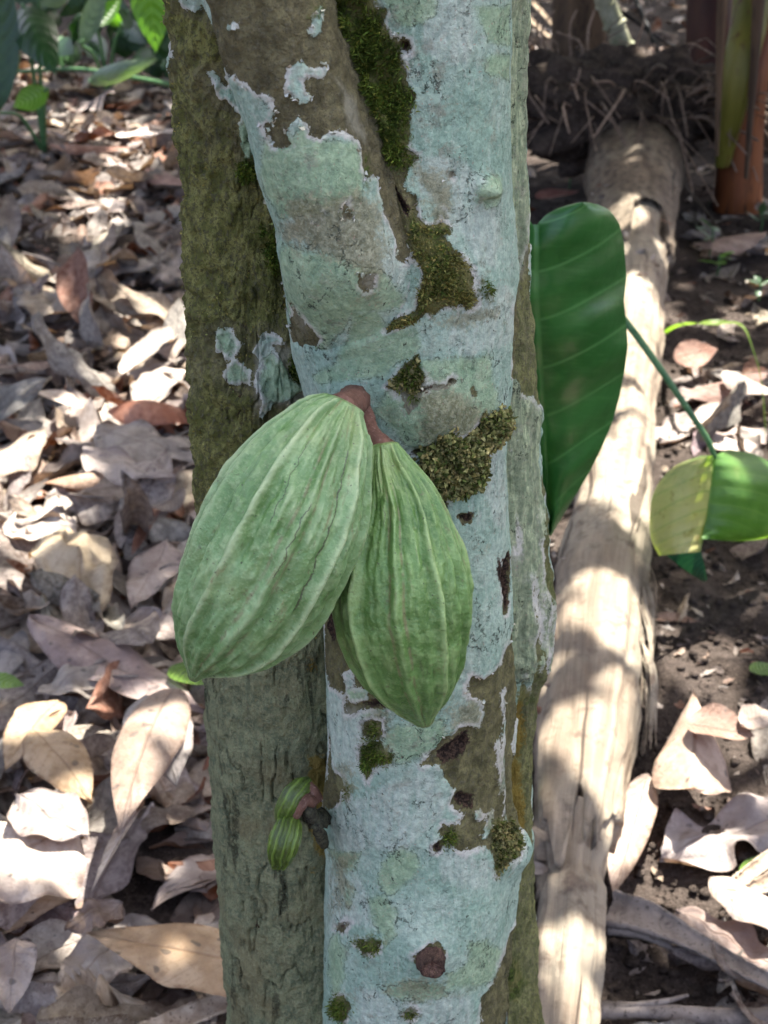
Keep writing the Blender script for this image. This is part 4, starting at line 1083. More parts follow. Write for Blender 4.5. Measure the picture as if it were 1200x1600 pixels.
def log_tube(py0, py1, k, name, seed, ragged0=0.0, ragged1=0.0, n=150, seg=72, lip=.006, mat=None):
    pys = np.linspace(py0, py1, 60); C, Rr = [], []
    for q in pys:
        p, r = log_at(q); C.append(p); Rr.append(r)
    C, Rr = np.array(C), np.array(Rr) * k
    L = np.concatenate([[0], np.cumsum(np.linalg.norm(np.diff(C, axis=0), axis=1))]); s = np.linspace(0, L[-1], n)
    th = np.linspace(0, 2 * math.pi, seg, endpoint=False); V, U = [], []
    l0 = float((log_at(py0)[0])[1])
    for i in range(-2, n + 2):
        inner = i < 0 or i >= n; j = min(max(i, 0), n - 1)
        for t in th:
            sh = 0
            e = s[j] / max(s[-1], 1e-6)
            rg = float(0)
            if ragged0 or ragged1:
                rg = ragged0 * max(0, 1 - e * 5) * RAG[seed][int(t / (2 * math.pi) * 360) % 360] - ragged1 * max(0, 1 - (1 - e) * 5) * RAG[seed + 1][int(t / (2 * math.pi) * 360) % 360]
            ss = np.clip(s[j] + rg, 0, L[-1])
            cx = np.array([np.interp(ss, L, C[:, a]) for a in range(3)]); r = np.interp(ss, L, Rr)
            if inner: r -= lip * (2 if (i == -2 or i == n + 1) else 1)
            V.append(cx + np.array([math.cos(t) * r, 0, math.sin(t) * r * .92])); U.append((t / (2 * math.pi), ss + l0))
    V, U = np.array(V), np.array(U)
    g = np.stack([V[:, 0] / .05, V[:, 1] / .16, V[:, 2] / .05], -1); dsp = .013 * fbm(g, 3, seed) + .007 * fbm(np.stack([np.cos(U[:, 0] * 6.283) * 4, np.sin(U[:, 0] * 6.283) * 4, U[:, 1] * 1.2], -1), 3, seed + 4) + .0022 * fbm(g * 4, 3, seed + 2)
    cc = np.array([np.interp(V[:, 1], C[:, 1], C[:, a]) for a in (0, 1, 2)]).T
    d = V - cc; d[:, 1] = 0; d /= np.linalg.norm(d, axis=1)[:, None] + 1e-9
    V = V + d * dsp[:, None]
    o = obj(name, mesh_np(name, V - LB, grid_faces(n + 4, seg, True), [mat or M_LOG], None, U), log)
    return o


RAG = {}
for sd in range(1, 40):
    a = np.linspace(0, 2 * math.pi, 360, endpoint=False)
    RAG[sd] = np.clip(.5 + 1.1 * fbm(np.stack([np.cos(a) * 2.2, np.sin(a) * 2.2, a * 0 + sd], -1), 4, sd), 0, 1.2)
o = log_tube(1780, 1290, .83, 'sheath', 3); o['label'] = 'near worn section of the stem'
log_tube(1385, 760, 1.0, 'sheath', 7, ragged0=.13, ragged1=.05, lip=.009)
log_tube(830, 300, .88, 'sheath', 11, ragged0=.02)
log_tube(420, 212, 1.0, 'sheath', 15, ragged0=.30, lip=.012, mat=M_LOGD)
# root clump, widened left so its dark mass stands in for shade there
cpt, cr = log_at(165); ctr = at_plane(948, 178, log_at(228)[0][1] - .03)
uu, vv = np.meshgrid(np.linspace(0, math.pi, 44), np.linspace(0, 2 * math.pi, 80, endpoint=False), indexing='ij')
sph = np.stack([np.sin(uu) * np.cos(vv), np.sin(uu) * np.sin(vv), np.cos(uu)], -1).reshape(-1, 3)
rr = 1 + .62 * fbm(sph * 2.2, 4, 5) + .3 * fbm(sph * 6, 4, 6)
V = ctr + sph * rr[:, None] * np.array([.37, .20, .16])
M_ROOT = mat_simple('dry_root_soil', (0.024, 0.017, 0.012), (0.065, 0.046, 0.034), 22, c3=(0.11, 0.085, 0.062), bumpd=.012, rough=.95)
obj('root_clump_shade', mesh_np('root_clump_shade', V - LB, grid_faces(44, 80, True), [M_ROOT]), log)
mb = MB(); gr = random.Random(4)
for i in range(210):
    a = gr.uniform(0, 2 * math.pi); e = gr.uniform(-.2, 1)
    d = np.array([math.cos(a), math.sin(a) * .7 - .3, e * .8]); d /= np.linalg.norm(d)
    b = ctr + d * np.array([.35, .15, .115]); L = gr.uniform(.08, .34)
    m = b + d * L * .5 + np.array([gr.uniform(-.05, .05), gr.uniform(-.05, .05), .03]); t_ = b + d * L + np.array([gr.uniform(-.1, .1), gr.uniform(-.1, .05), gr.uniform(-.16, .02)]); t_[2] = max(t_[2], .0)
    cc = gr.uniform(.5, 1.8); w0 = gr.uniform(.003, .009); mb.tube(bez([b - d * .05, b, m, t_], 9) - LB, np.linspace(w0, w0 * .4, 9), 5, c=(cc, cc * .92, cc * .85), cap=False)
M_ROOTS = mat_simple('dry_roots', (0.10, 0.072, 0.052), (0.20, 0.155, 0.12), 60, tone=True)
o = mb.build('roots', M_ROOTS, log); o['kind'] = 'stuff'
# peeling fibre strips down the right side, a vine ring round the far end
for i in range(26):
    y0 = 890 + 150 * gr.random(); y1 = y0 + gr.uniform(70, 190); y1 = min(y1, 1150); p, r = log_at(y0); p2, r2 = log_at(y1)
    a0 = gr.uniform(.0, .55)
    A_ = p + np.array([math.cos(a0) * r * 1.0, 0, math.sin(a0) * r * .95]); E_ = p2 + np.array([r2 * 1.0 + gr.uniform(.0, .028) * (y1 - 900) / 200, 0, -r2 * gr.uniform(.2, .8)])
    M_ = A_ * .6 + E_ * .4 + np.array([gr.uniform(.002, .014), 0, gr.uniform(.002, .012)])
    pts = bez([A_, M_, E_], 14); w = gr.choice([.0008, .0012, .002, .0045]) * np.sin(np.linspace(.5, 2.9, 14)); T = np.gradient(pts, axis=0); T /= np.linalg.norm(T, axis=1)[:, None]
    sd = np.cross(T, [gr.uniform(.2, 1), 0, gr.uniform(.2, 1)]); sd /= np.linalg.norm(sd, axis=1)[:, None]
    V = np.stack([pts + sd * w[:, None], pts + np.cross(sd, T) * .0012, pts - sd * w[:, None]], 1).reshape(-1, 3)
    obj('fibre_strip', mesh_np('fibre_strip', V - LB, grid_faces(14, 3), [M_LOG], None, np.stack([np.tile([0, .01, .02], 14) + i * .13, np.repeat(np.linspace(0, .2, 14), 3)], -1)), log)
mb = MB(); p, r = log_at(262)
mb.tube(bez([p + np.array([math.cos(a) * (r + .008), .06 * math.sin(a * 1.3), math.sin(a) * (r + .004)]) for a in np.linspace(2.6, -.3, 9)] + [p + np.array([r + .07, -.1, -.12]), p + np.array([r + .1, -.35, -.17])], 40) - LB, .0042, 7)
mb.build('vine', mat_simple('vine_bark', (0.06, 0.045, 0.03), (0.13, 0.10, 0.07), 80), log)
# the pile must not swallow the log: raise the height field below it
for q in np.linspace(1780, 160, 300):
    p, r = log_at(q)
    ii = np.where(np.abs(hx - p[0]) < r)[0]; j = int((p[1] - HY0) / HS)
    if 0 <= j < HNY: HF[j, ii] = np.maximum(HF[j, ii], p[2] + r * .9 * np.sqrt(np.clip(1 - ((hx[ii] - p[0]) / r) ** 2, 0, 1)))
LOGMASK = HF > HF0 + .02


# ================================================================== DEAD LEAVES
def rotm(rx, ry, rz):
    return np.array(Matrix.Rotation(rz, 3, 'Z') @ Matrix.Rotation(ry, 3, 'Y') @ Matrix.Rotation(rx, 3, 'X'))


def place_random(px, py, size, label, group, col, lift=0.0, big_tilt=False, var=None):
    p = at_ground(px, py, .02)
    i = RNG.integers(len(LEAFMESH)) if var is None else var; me, V = LEAFMESH[i]
    tl = .80 if big_tilt else .36
    M = rotm(RNG.normal(0, tl) + (math.pi if RNG.random() < .4 else 0), RNG.normal(0, tl * .7), RNG.uniform(0, 6.283))
    W = (V * size) @ M.T + np.array([p[0], p[1], 0]); dz = drop(W, 72 if not big_tilt else 85, .002 + lift, .075 if px < 600 else .05)
    o = bpy.data.objects.new('dead_leaf', me); m = Matrix.Translation((p[0], p[1], dz)) @ Matrix(M.tolist()).to_4x4() @ Matrix.Scale(size, 4)
    o.matrix_world = m; COL.objects.link(o)
    j = 1 + RNG.normal(0, .13); o.color = (*[max(0, min(1, c * j * (1 + RNG.normal(0, .04)))) for c in col], 1)
    return tag(o, label, 'leaf', group)


# --- the countless small litter below and far away: one mesh
SV, SF, SU, SC, sn = [], [], [], [], 0
LOWV = []
for i, p in enumerate(VAR):
    V, F, U = leaf_shape(1.0, .40, seed=i * 13 + 1, nu=12, nv=5, **p); V[:, 0] -= .5; V[:, 2] -= V[:, 2].mean(); LOWV.append((V, F, U))
PALL = [CGREY, CGREY, CTAN, CBRN, CBRN, CPALE, CDARK, CPINK, CRUST]


def stuff_leaf(x, y, size, pile=True):
    global sn
    V, F, U = LOWV[RNG.integers(len(LOWV))]
    M = rotm(RNG.normal(0, .3) + (math.pi if RNG.random() < .4 else 0), RNG.normal(0, .25), RNG.uniform(0, 6.283))
    W = (V * size) @ M.T + np.array([x, y, 0])
    inside = HX0 < x < HX0 + HS * HNX and HY0 < y < HY0 + HS * HNY
    if inside and LOGMASK[int((y - HY0) / HS), int((x - HX0) / HS)]: return
    if pile and inside: W[:, 2] += drop(W, 60, .001, .045)
    else: W[:, 2] += ground_h(np.array([x]), np.array([y]))[0] + .012 + RNG.random() * .05
    c = np.array(PALL[RNG.integers(len(PALL))]) * (1 + RNG.normal(0, .14))
    SV.append(W); SF.append(F + sn); SU.append(U); SC.append(np.tile(np.clip(c, .01, 1), (len(V), 1))); sn += len(V)


for i in range(3100):                                          # left of the trunks, dense
    Y = 1.0 + 6.0 * RNG.random() ** .85; X = -RNG.random() * (.40 + .42 * Y) + .12
    stuff_leaf(X, Y, RNG.uniform(.09, .23))
for i in range(420):                                           # right, thin
    Y = 1.6 + 5.2 * RNG.random() ** .8; X = RNG.random() * (.3 + .4 * Y) + .10
    bare = fbm(np.array([[X / .35, Y / .35, 5.0]]), 2, 77)[0]
    if Y < 3.0 and bare < .08: continue
    stuff_leaf(X, Y, RNG.uniform(.03, .12))
for i in range(1500):                                          # crumbled bits on the bare soil
    Y = 1.1 + 3.2 * RNG.random(); X = RNG.random() * (.3 + .36 * Y) + .12
    stuff_leaf(X, Y, RNG.uniform(.010, .042))
for i in range(4200):                                          # out of the frame and in the far shade
    X, Y = RNG.uniform(-7, 7), RNG.uniform(-1.5, 11)
    if Y < 7 and abs(X) < .3 + .34 * Y: continue
    stuff_leaf(X, Y, RNG.uniform(.08, .2), False)

LEFT = 'dead leaves heaped left of the trunks'; RIGHT = 'dead leaves scattered right of the fallen stem'
TONES = [('plain grey-brown', CGREY, .30), ('dull pinkish-grey', CPINK, .20), ('light tan', CTAN, .17), ('dark chocolate brown', CBRN, .16), ('bleached pale grey', CPALE, .13), ('rust-red', CRUST, .04)]
tw_ = np.array([t[2] for t in TONES]); tw_ /= tw_.sum()
n = 0
pts_l = []
while n < 178:
    px = RNG.uniform(-50, 365); py = 120 + 1530 * RNG.random() ** .9
    if px > 262 + (py / 1600) * 95 + 30 or (px > 110 and 1370 < py < 1570): continue
    dmin = 26 + .028 * py
    if any((px - a) ** 2 + ((py - b) * 1.3) ** 2 < dmin ** 2 for a, b in pts_l[-200:]): 
        if RNG.random() < .93: continue
    k = RNG.choice(len(TONES), p=tw_); nm, c, _ = TONES[k]; pts_l.append((px, py))
    place_random(px, py, RNG.uniform(.15, .29) if py < 850 else RNG.uniform(.13, .24), 'one of many %s dead leaves lying in the litter left of the trunks' % nm, LEFT + ', ' + nm, c, 0, RNG.random() < .26); n += 1
n = 0
while n < 58:
    px = RNG.uniform(860, 1240); py = 330 + 1300 * RNG.random()
    xr = np.interp(py, LOG[::-1, 0], LOG[::-1, 2])
    if px < xr + 22 or (980 < px < 1195 and 1040 < py < 1400): continue
    if 830 < py < 1120 and RNG.random() < .85: continue
    if py > 1380 and px < 1120 and RNG.random() < .8: continue
    k = RNG.choice(len(TONES), p=tw_); nm, c, _ = TONES[k]
    place_random(px, py, RNG.uniform(.05, .16) if py > 700 else RNG.uniform(.1, .2), 'one of several %s dead leaves on the soil right of the fallen stem' % nm, RIGHT + ', ' + nm, c, 0, RNG.random() < .2); n += 1


def hero(label, base, tip, wpx, col, roll_ax=0.0, z0=None, z1=None, zoff=0.0, group=None, name='dead_leaf', seed=0, mat=None, flip=False, q=70, **sh):
    """a leaf whose foot and tip lie at the two photo points on top of the pile"""
    zb = .045
    for it in range(3):
        A = at_ground(*base, zb if z0 is None else z0); B = at_ground(*tip, zb if z1 is None else z1)
        d = B - A; L = np.linalg.norm(d); x = d / L
        up = np.array([0, 0, 1.0]); y = np.cross(up, x); y /= np.linalg.norm(y); z = np.cross(x, y)
        c, s_ = math.cos(roll_ax), math.sin(roll_ax); y, z = y * c + z * s_, z * c - y * s_
        if flip: y, z = -y, -z
        dep = ((A + B) / 2 - CAM) @ FW
        sinphi = H / np.linalg.norm((A + B) / 2 - CAM); across = abs(x[0])
        eff = abs(y[2]) * math.cos(math.asin(min(1, sinphi))) + math.hypot(y[0], y[1]) * (1 - across + across * sinphi)
        Wd = wpx * dep / FPX / max(.45, min(1, eff))
        V, F, U = leaf_shape(L, Wd, seed=seed, nu=40, nv=17, **sh)
        # keep foot and tip where they were aimed, whatever the bend did
        tipv = V.reshape(40, 17, 3)[-1, 8]; a = math.atan2(tipv[2], tipv[0]); k = L / math.hypot(tipv[0], tipv[2])
        Rm = np.array([[math.cos(-a), 0, -math.sin(-a)], [0, 1, 0], [math.sin(-a), 0, math.cos(-a)]]); V = (V @ Rm.T); V[:, [0, 2]] *= k
        W = A + V[:, :1] * x + V[:, 1:2] * y + V[:, 2:3] * z
        if z0 is None and z1 is None:
            Wl = W.copy(); Wl[:, 2] -= A[2]
            ix = np.clip(((W[:, 0] - HX0) / HS).round().astype(int), 0, HNX - 1); iy = np.clip(((W[:, 1] - HY0) / HS).round().astype(int), 0, HNY - 1)
            zn = np.percentile(HF[iy, ix] - Wl[:, 2], q) + .003 + zoff
            if it < 2: zb = zn
            else: W[:, 2] += zn - zb
    me = mesh_np(name, W - A, F, [mat or M_DEAD], None, U); o = obj(name, me); o.location = A
    o.color = (*col, 1); tag(o, label, 'leaf', group)
    ix = np.clip(((W[:, 0] - HX0) / HS).round().astype(int), 0, HNX - 1); iy = np.clip(((W[:, 1] - HY0) / HS).round().astype(int), 0, HNY - 1)
    np.maximum.at(HF, (iy, ix), np.minimum(W[:, 2], HF0[iy, ix] + .14))
    return o


hero('flat brown-tan dead leaf left of the rear trunk, above the white twisted leaf', (20, 470), (165, 445), 55, CGREY, seed=2, wave=.5, crumple=.4, roll=-.3)
hero('large dull tan dead leaf below the far shade, level with the big green leaf', (150, 470), (20, 450), 60, CTAN, seed=3, wave=.4, crumple=.5, roll=-.3)
hero('grey boat-shaped dead leaf with a dark hollow under its far edge', (120, 395), (250, 415), 42, CGREY, seed=5, roll=-.8, wave=.5, crumple=.4)
hero('white bleached twisted dead leaf against the rear trunk, upper of the sunlit pair', (190, 585), (285, 500), 46, CPALE, seed=6, roll=.9, twist=1.0, crumple=.6, zoff=.02)
hero('white bleached dead leaf below the twisted one, folded at its midrib', (215, 625), (300, 560), 60, CPALE, seed=7, fold=.5, bend=-.8, crumple=.5, zoff=.01)
hero('glossy rust-orange arched dead leaf touching the rear trunk', (170, 640), (312, 668), 44, (.33, .085, .016), seed=8, roll=-1.0, bend=-1.2, wave=.2, zoff=.035)
hero('long dull leaf under the rust-orange one, grey with a dark gap below', (150, 672), (315, 715), 62, CGREY, seed=9, roll=-.3, wave=.6, crumple=.5, zoff=.02)
hero('grey-brown dead leaf with a ragged lip over a black gap beside the large pod', (130, 705), (275, 755), 52, CPINK, seed=10, roll=-.5, wave=.7, crumple=.4, zoff=.035)
hero('small cream sunlit sliver of dead leaf lying across grey leaves', (62, 612), (132, 638), 20, (.62, .52, .42), seed=11, roll=.6, zoff=.02)
hero('cream sunlit dead leaf cut by the left edge, above the curled brown one', (-30, 745), (72, 665), 70, CTAN, seed=12, roll=-.7, wave=.4, zoff=.02)
hero('rolled brown leaf with orange inside, standing half curled near the left edge', (175, 772), (66, 790), 62, (.36, .215, .12), seed=13, roll=-1.9, bend=-.5, zoff=.02, roll_ax=.5)
hero('pale grey broad dead leaf between the rolled brown leaf and the crumpled tan one', (20, 800), (120, 840), 66, CPALE, seed=14, wave=.5, crumple=.6)
hero('crumpled khaki dead leaf, largest of its colour, left of the large pod', (95, 842), (150, 985), 118, (.42, .33, .20), seed=15, roll=-.7, bend=-1.3, crumple=1.0, wave=.6, zoff=.03)
hero('grey dead leaf pierced by two dark insect holes beside the large pod', (262, 845), (205, 948), 72, (.36, .29, .26), seed=16, wave=.4, crumple=.35, bite=.4, zoff=.015)
hero('red-brown curled leaf in the hollow above the leaf with insect holes', (250, 790), (205, 868), 30, CRUST, seed=17, roll=1.6, zoff=.0)
hero('dark bent leaf curling over the hollow beside the large pod', (288, 770), (232, 800), 26, CDARK, seed=18, roll=-1.2, bend=1.0, zoff=.01)
hero('long mauve-brown dead leaf pointing down right toward the rear trunk', (45, 962), (318, 1108), 78, (.285, .205, .185), seed=19, roll=-.5, wave=.35, crumple=.25, zoff=.03)
hero('pinkish-grey curled leaf below the insect-holed one', (180, 975), (290, 1000), 52, CPINK, seed=20, roll=.9, crumple=.5)
hero('slate-grey dead leaf at the left edge above the green leaf tip', (35, 985), (0, 1068), 46, (.22, .215, .225), seed=21, roll=-.4)
hero('grey dead leaf with a toothed ragged lower edge', (165, 1035), (55, 1090), 64, CGREY, seed=22, roll=-.5, bite=.7, crumple=.5, wave=.7)
hero('yellow-tan folded dead leaf at the left edge, upper lobe of a bright pair', (92, 1098), (8, 1205), 74, CGOLD, seed=23, roll=.35, bend=-.6, crumple=.25, zoff=.04)
hero('yellow-tan dead leaf pointing down right, lower lobe of a bright pair', (52, 1150), (145, 1266), 76, CGOLD, seed=24, roll=-.4, bend=-.6, crumple=.25, zoff=.035)
hero('grey dead leaf folded over the drooping brown one', (228, 1082), (275, 1225), 100, (.27, .25, .235), seed=25, roll=-.6, bend=-.6, wave=.5, zoff=.13)
hero('brown drooping dead leaf narrowing to a point on the ground', (280, 1165), (196, 1405), 118, (.25, .165, .11), seed=26, roll=-.9, fold=.2, bend=-.7, tipp=1.6, zoff=.05)
hero('orange-edged dead leaf standing on edge beside the drooping brown one', (188, 1170), (215, 1265), 34, (.30, .14, .075), seed=27, roll=1.4, roll_ax=.8, zoff=.03)
hero('narrow pale blade-like leaf curving up beside a black gap', (225, 1250), (140, 1398), 40, CPALE, seed=28, roll=1.2, twist=.6, zoff=.035, roll_ax=.6)
hero('bleached dead leaf on the lower left, white in full sun, brown along its lower edge', (110, 1285), (-70, 1400), 190, (.46, .37, .30), seed=29, roll=-.35, wave=.35, crumple=.25, zoff=.035)
hero('ragged whitish dead leaf with one hole, above the tan spear-shaped one', (190, 1345), (75, 1470), 96, CPALE, seed=30, wave=.6, crumple=.5, bite=.5, zoff=.02)
hero('grey-mauve leaf under the yellow-tan pair', (25, 1240), (140, 1310), 84, CPINK, seed=31, wave=.4, crumple=.4, zoff=.01)
hero('tan spear-shaped dead leaf, greenish on its lower half, running under the rear trunk', (470, 1520), (132, 1456), 112, (.42, .275, .135), seed=32, roll=-.4, fold=.08, wave=.15, tipp=1.3, zoff=.045, q=88)
hero('round pinkish dead leaf in the lower left corner', (25, 1465), (15, 1585), 72, CPINK, seed=33, roll=.4, crumple=.4, base_round=.7, zoff=.02)
hero('grey-brown ragged leaf between the whitish leaf and the splintered wood', (200, 1478), (110, 1520), 70, CBRN, seed=34, crumple=.7, wave=.6, bite=.5)
hero('sun-bleached leaf at the foot of the rear trunk, below the spear-shaped one', (400, 1585), (225, 1605), 60, (.50, .42, .36), seed=35, wave=.4, crumple=.4, zoff=-.02, q=40)
hero('rust-brown streak of leaf in the far litter below the grey-green arching blade', (75, 226), (215, 232), 20, CRUST, seed=36, roll=-1.0, zoff=.02)
hero('white flat leaf in full sun beside the upper rear trunk', (180, 214), (285, 205), 22, (.66, .58, .52), seed=37, wave=.3, zoff=.03)
hero('dark brown leaf standing upright at the left edge of the far litter', (10, 392), (18, 300), 40, (.12, .09, .07), z0=.02, z1=.12, seed=38, roll=.7, wave=.2)
hero('dark red leaf against the rear trunk in the far litter', (232, 262), (290, 290), 34, (.16, .05, .03), seed=39, roll=-.5, zoff=.02)
# right side
hero('tan tent-shaped dead leaf standing folded on the soil, sunlit on its right half', (1083, 1078), (1086, 1232), 142, (.46, .33, .235), seed=50, fold=-.62, bend=-.5, roll=-.25, tipp=-.4, base_round=1.9, wave=.25, crumple=.15, zoff=.085)
hero('brown cupped leaf hidden under the tent-shaped one', (1060, 1225), (1165, 1245), 62, (.25, .14, .09), seed=51, roll=.8, zoff=.015)
hero('long curled tan leaf leaning between the fallen stem and the grey lobed leaf', (1012, 1208), (958, 1398), 66, (.40, .29, .225), seed=52, roll=1.0, twist=.5, bend=.3, zoff=.03)
hero('small round brown leaf leaning on the fallen stem above the long curled one', (1040, 1150), (1000, 1205), 40, (.20, .13, .10), seed=53, roll=.6, base_round=.7, zoff=-.01)
hero('wide flat grey dead leaf with a notched edge, right edge, under the tent-shaped one', (1260, 1265), (1030, 1345), 150, (.36, .31, .29), seed=54, wave=.6, crumple=.3, bite=.7, zoff=.01)
hero('cream curled leaf cut by the right edge above the dead palm stalk', (1108, 1372), (1245, 1470), 62, (.55, .45, .37), seed=55, roll=-.6, bend=-.6, wave=.4, zoff=.05)
hero('brown wrinkled leaf behind the dead palm stalk', (1055, 1425), (1235, 1520), 80, (.26, .18, .145), seed=56, wave=.6, crumple=.6, zoff=.0)
hero('small cream leaf in the sun right of the tent-shaped one', (1145, 1215), (1200, 1200), 40, (.58, .47, .38), seed=57, roll=.6, crumple=.4, zoff=.01)
hero('upright orange-brown oval leaf behind the yellowing leaf', (1052, 560), (1122, 545), 46, (.34, .165, .10), seed=58, roll=.3, roll_ax=.8, zoff=.05, base_round=.8)
hero('dark red-brown curled leaf below the orange-brown oval one', (1065, 612), (1205, 575), 34, (.17, .065, .04), seed=59, roll=-1.1, zoff=.03)
hero('cream sunlit curled leaf under the arching yellow-green blade', (1085, 640), (1165, 602), 30, (.58, .50, .43), seed=60, roll=1.1, zoff=.02)
hero('pale curled leaf at the right edge beside the arching blade', (1130, 585), (1215, 625), 40, (.44, .35, .29), seed=61, roll=-.8, zoff=.03)
hero('brown leaf with pale edge, far right, behind the banana stem foot', (1085, 385), (1200, 365), 34, (.24, .15, .11), seed=62, roll=-.7, zoff=.03)
hero('red leaf beside the green sprig left of the fallen stem', (838, 310), (905, 298), 22, (.26, .055, .03), seed=63, roll=.4, zoff=.06)
hero('thin rust-brown leaf flat on the bare soil', (1015, 965), (1095, 970), 16, (.24, .12, .07), seed=64, roll=.8, zoff=.0)
hero('bleached leaf in the sun on the soil behind the yellowing leaf', (1120, 700), (1200, 668), 40, (.48, .39, .345), seed=65, wave=.4, zoff=.0)
hero('grey-pink leaf beside the yellowing leaf stalk', (1030, 690), (1090, 640), 40, CPINK, seed=66, wave=.5, crumple=.5)

# --- green fallen bits
M_LG = mat_green('fresh_green_leaf', (0.095, 0.19, 0.024), (0.14, 0.25, 0.04), (0.25, 0.35, 0.11), trans=.4)
hero('small fresh green leaf tip at the left edge below the slate-grey leaf', (-30, 1072), (40, 1082), 26, (1, 1, 1), seed=70, mat=M_LG, name='green_leaf', zoff=.05, roll=.3)
hero('small fallen green leaf under the tip of the large pod', (268, 1040), (325, 1070), 42, (1, 1, 1), seed=71, mat=M_LG, name='green_leaf', zoff=.03, roll=.4)
hero('tiny yellow-green leaf on the soil at the right edge', (1172, 1048), (1215, 1040), 22, (1, 1, 1), seed=72, mat=M_LG, name='green_leaf', zoff=.01)
hero('tiny green leaf lying on the wide grey leaf', (1160, 1342), (1192, 1312), 16, (1, 1, 1), seed=73, mat=M_LG, name='green_leaf', zoff=.02)

V_ = np.vstack(SV)
o = obj('leaf_litter', mesh_np('leaf_litter', V_, np.vstack(SF), [M_DEADS], {'tone': np.vstack(SC)}, np.vstack(SU))); o['kind'] = 'stuff'; o['label'] = 'layer of small broken dead leaves under and beyond the larger ones'

# --- sticks, palm stalks, splintered wood
M_STICK = mat_simple('grey_dead_stick', (0.115, 0.094, 0.080), (0.215, 0.182, 0.158), 30, (1, 1, 1), c3=(0.075, 0.06, 0.05), bumpd=.003, rough=.8)
M_SPL = mat_simple('splintered_wood', (0.26, 0.195, 0.135), (0.46, 0.375, 0.28), 40, (1, 1, .3), c3=(0.13, 0.09, 0.06), bumpd=.003, rough=.85)


def stick(label, pts, rad, name='stick', mat=None, flat=1.0, cat='stick', group=None, seg=12, rough=.06):
    P = [at_ground(x, y, z) for x, y, z in pts]; base = P[0]; mb = MB(); n = 30
    mb.tube(bez([p - base for p in P], n), np.interp(np.linspace(0, 1, n), np.linspace(0, 1, len(rad)), rad), seg, rough=rough)
    o = mb.build(name, mat or M_STICK); o.location = base
    return tag(o, label, cat, group)


def gutter(label, pts, w, depth, name, mat, cat):
    """a dead stalk split into a trough: outer skin, inner skin and two edges"""
    P = bez([at_ground(x, y, z) for x, y, z in pts], 40); base = P[0].copy(); T = np.gradient(P, axis=0); T /= np.linalg.norm(T, axis=1)[:, None]
    V = []; U = []; ww = np.interp(np.linspace(0, 1, 40), np.linspace(0, 1, len(w)), w)
    prof = [(math.cos(a), -math.sin(a)) for a in np.linspace(0, math.pi, 11)] + [(math.cos(a) * .8, -math.sin(a) * .62 + .05) for a in np.linspace(math.pi, 0, 11)]
    for i in range(40):
        sd = np.cross(T[i], [0, 0, 1]); sd /= np.linalg.norm(sd); up = np.cross(sd, T[i])
        for k, (a, b) in enumerate(prof):
            V.append(P[i] + sd * a * ww[i] + up * (b + .5) * depth * ww[i] / max(w) - base + RNG.normal(0, .0006, 3)); U.append((k / 22, i * .02))
    o = obj(name, mesh_np(name, V, grid_faces(40, 22, True), [mat], None, U)); o.location = base
    return tag(o, label, cat)


gutter('dead grey-brown palm stalk, broad at the fallen stem and tapering to the lower right', [(950, 1425, .03), (1010, 1440, .035), (1085, 1475, .04), (1160, 1515, .045), (1260, 1570, .05)], [.030, .026, .015, .012, .011], .022, 'palm_stalk', M_STICK, 'stalk')
stick('thin brown rib beside the dead palm stalk, ending in the soil', [(950, 1450, .025), (1010, 1462, .03), (1070, 1492, .02)], [.008, .006, .003])
stick('long grey stick lying level along the bottom right edge', [(925, 1578, .025), (1010, 1580, .03), (1110, 1588, .03), (1290, 1592, .035)], [.010, .0095, .010, .011])
stick('thin twig lying on the long grey stick', [(960, 1572, .035), (1030, 1566, .04), (1075, 1555, .035)], [.003, .0035, .002], 'twig')
gutter('upper of two pale split stalks at the right edge by the wide grey leaf', [(1140, 1392, .03), (1180, 1362, .04), (1260, 1300, .06)], [.010, .011, .011], .012, 'split_stalk', M_SPL, 'stalk')
gutter('lower of two pale split stalks at the right edge by the wide grey leaf', [(1150, 1412, .03), (1190, 1388, .035), (1270, 1345, .05)], [.012, .013, .012], .014, 'split_stalk', M_SPL, 'stalk')
gutter('sunlit pale strip of bark at the foot of the rear trunk', [(205, 1625, .05), (290, 1592, .055), (420, 1540, .06)], [.014, .015, .014], .010, 'bark_strip', M_SPL, 'bark')
stick('thin dry twig reaching over the shade behind the fallen stem root', [(1035, 96, .28), (1015, 50, .34), (985, -20, .42)], [.008, .009, .01], 'twig', M_ROOTS)
stick('second thin dry twig crossing above the fallen stem root', [(1060, 75, .20), (1030, 60, .28), (960, 10, .40)], [.006, .006, .007], 'twig', M_ROOTS)
gt_ = random.Random(33)
for i in range(11):
    x, y = gt_.uniform(0, 290), gt_.uniform(330, 1480); dx, dy = gt_.uniform(30, 80) * gt_.choice([-1, 1]), gt_.uniform(-30, 30)
    z0 = .05 + .03 * gt_.random()
    stick('one of several thin dry twigs lying in the leaf litter left of the trunks', [(x, y, z0), (x + dx * .5, y + dy * .5 + gt_.uniform(-4, 4), z0 + .012), (x + dx, y + dy, z0 - .01)], [.0022, .0026, .0014], 'twig', group='twigs in the leaf litter', seg=7)
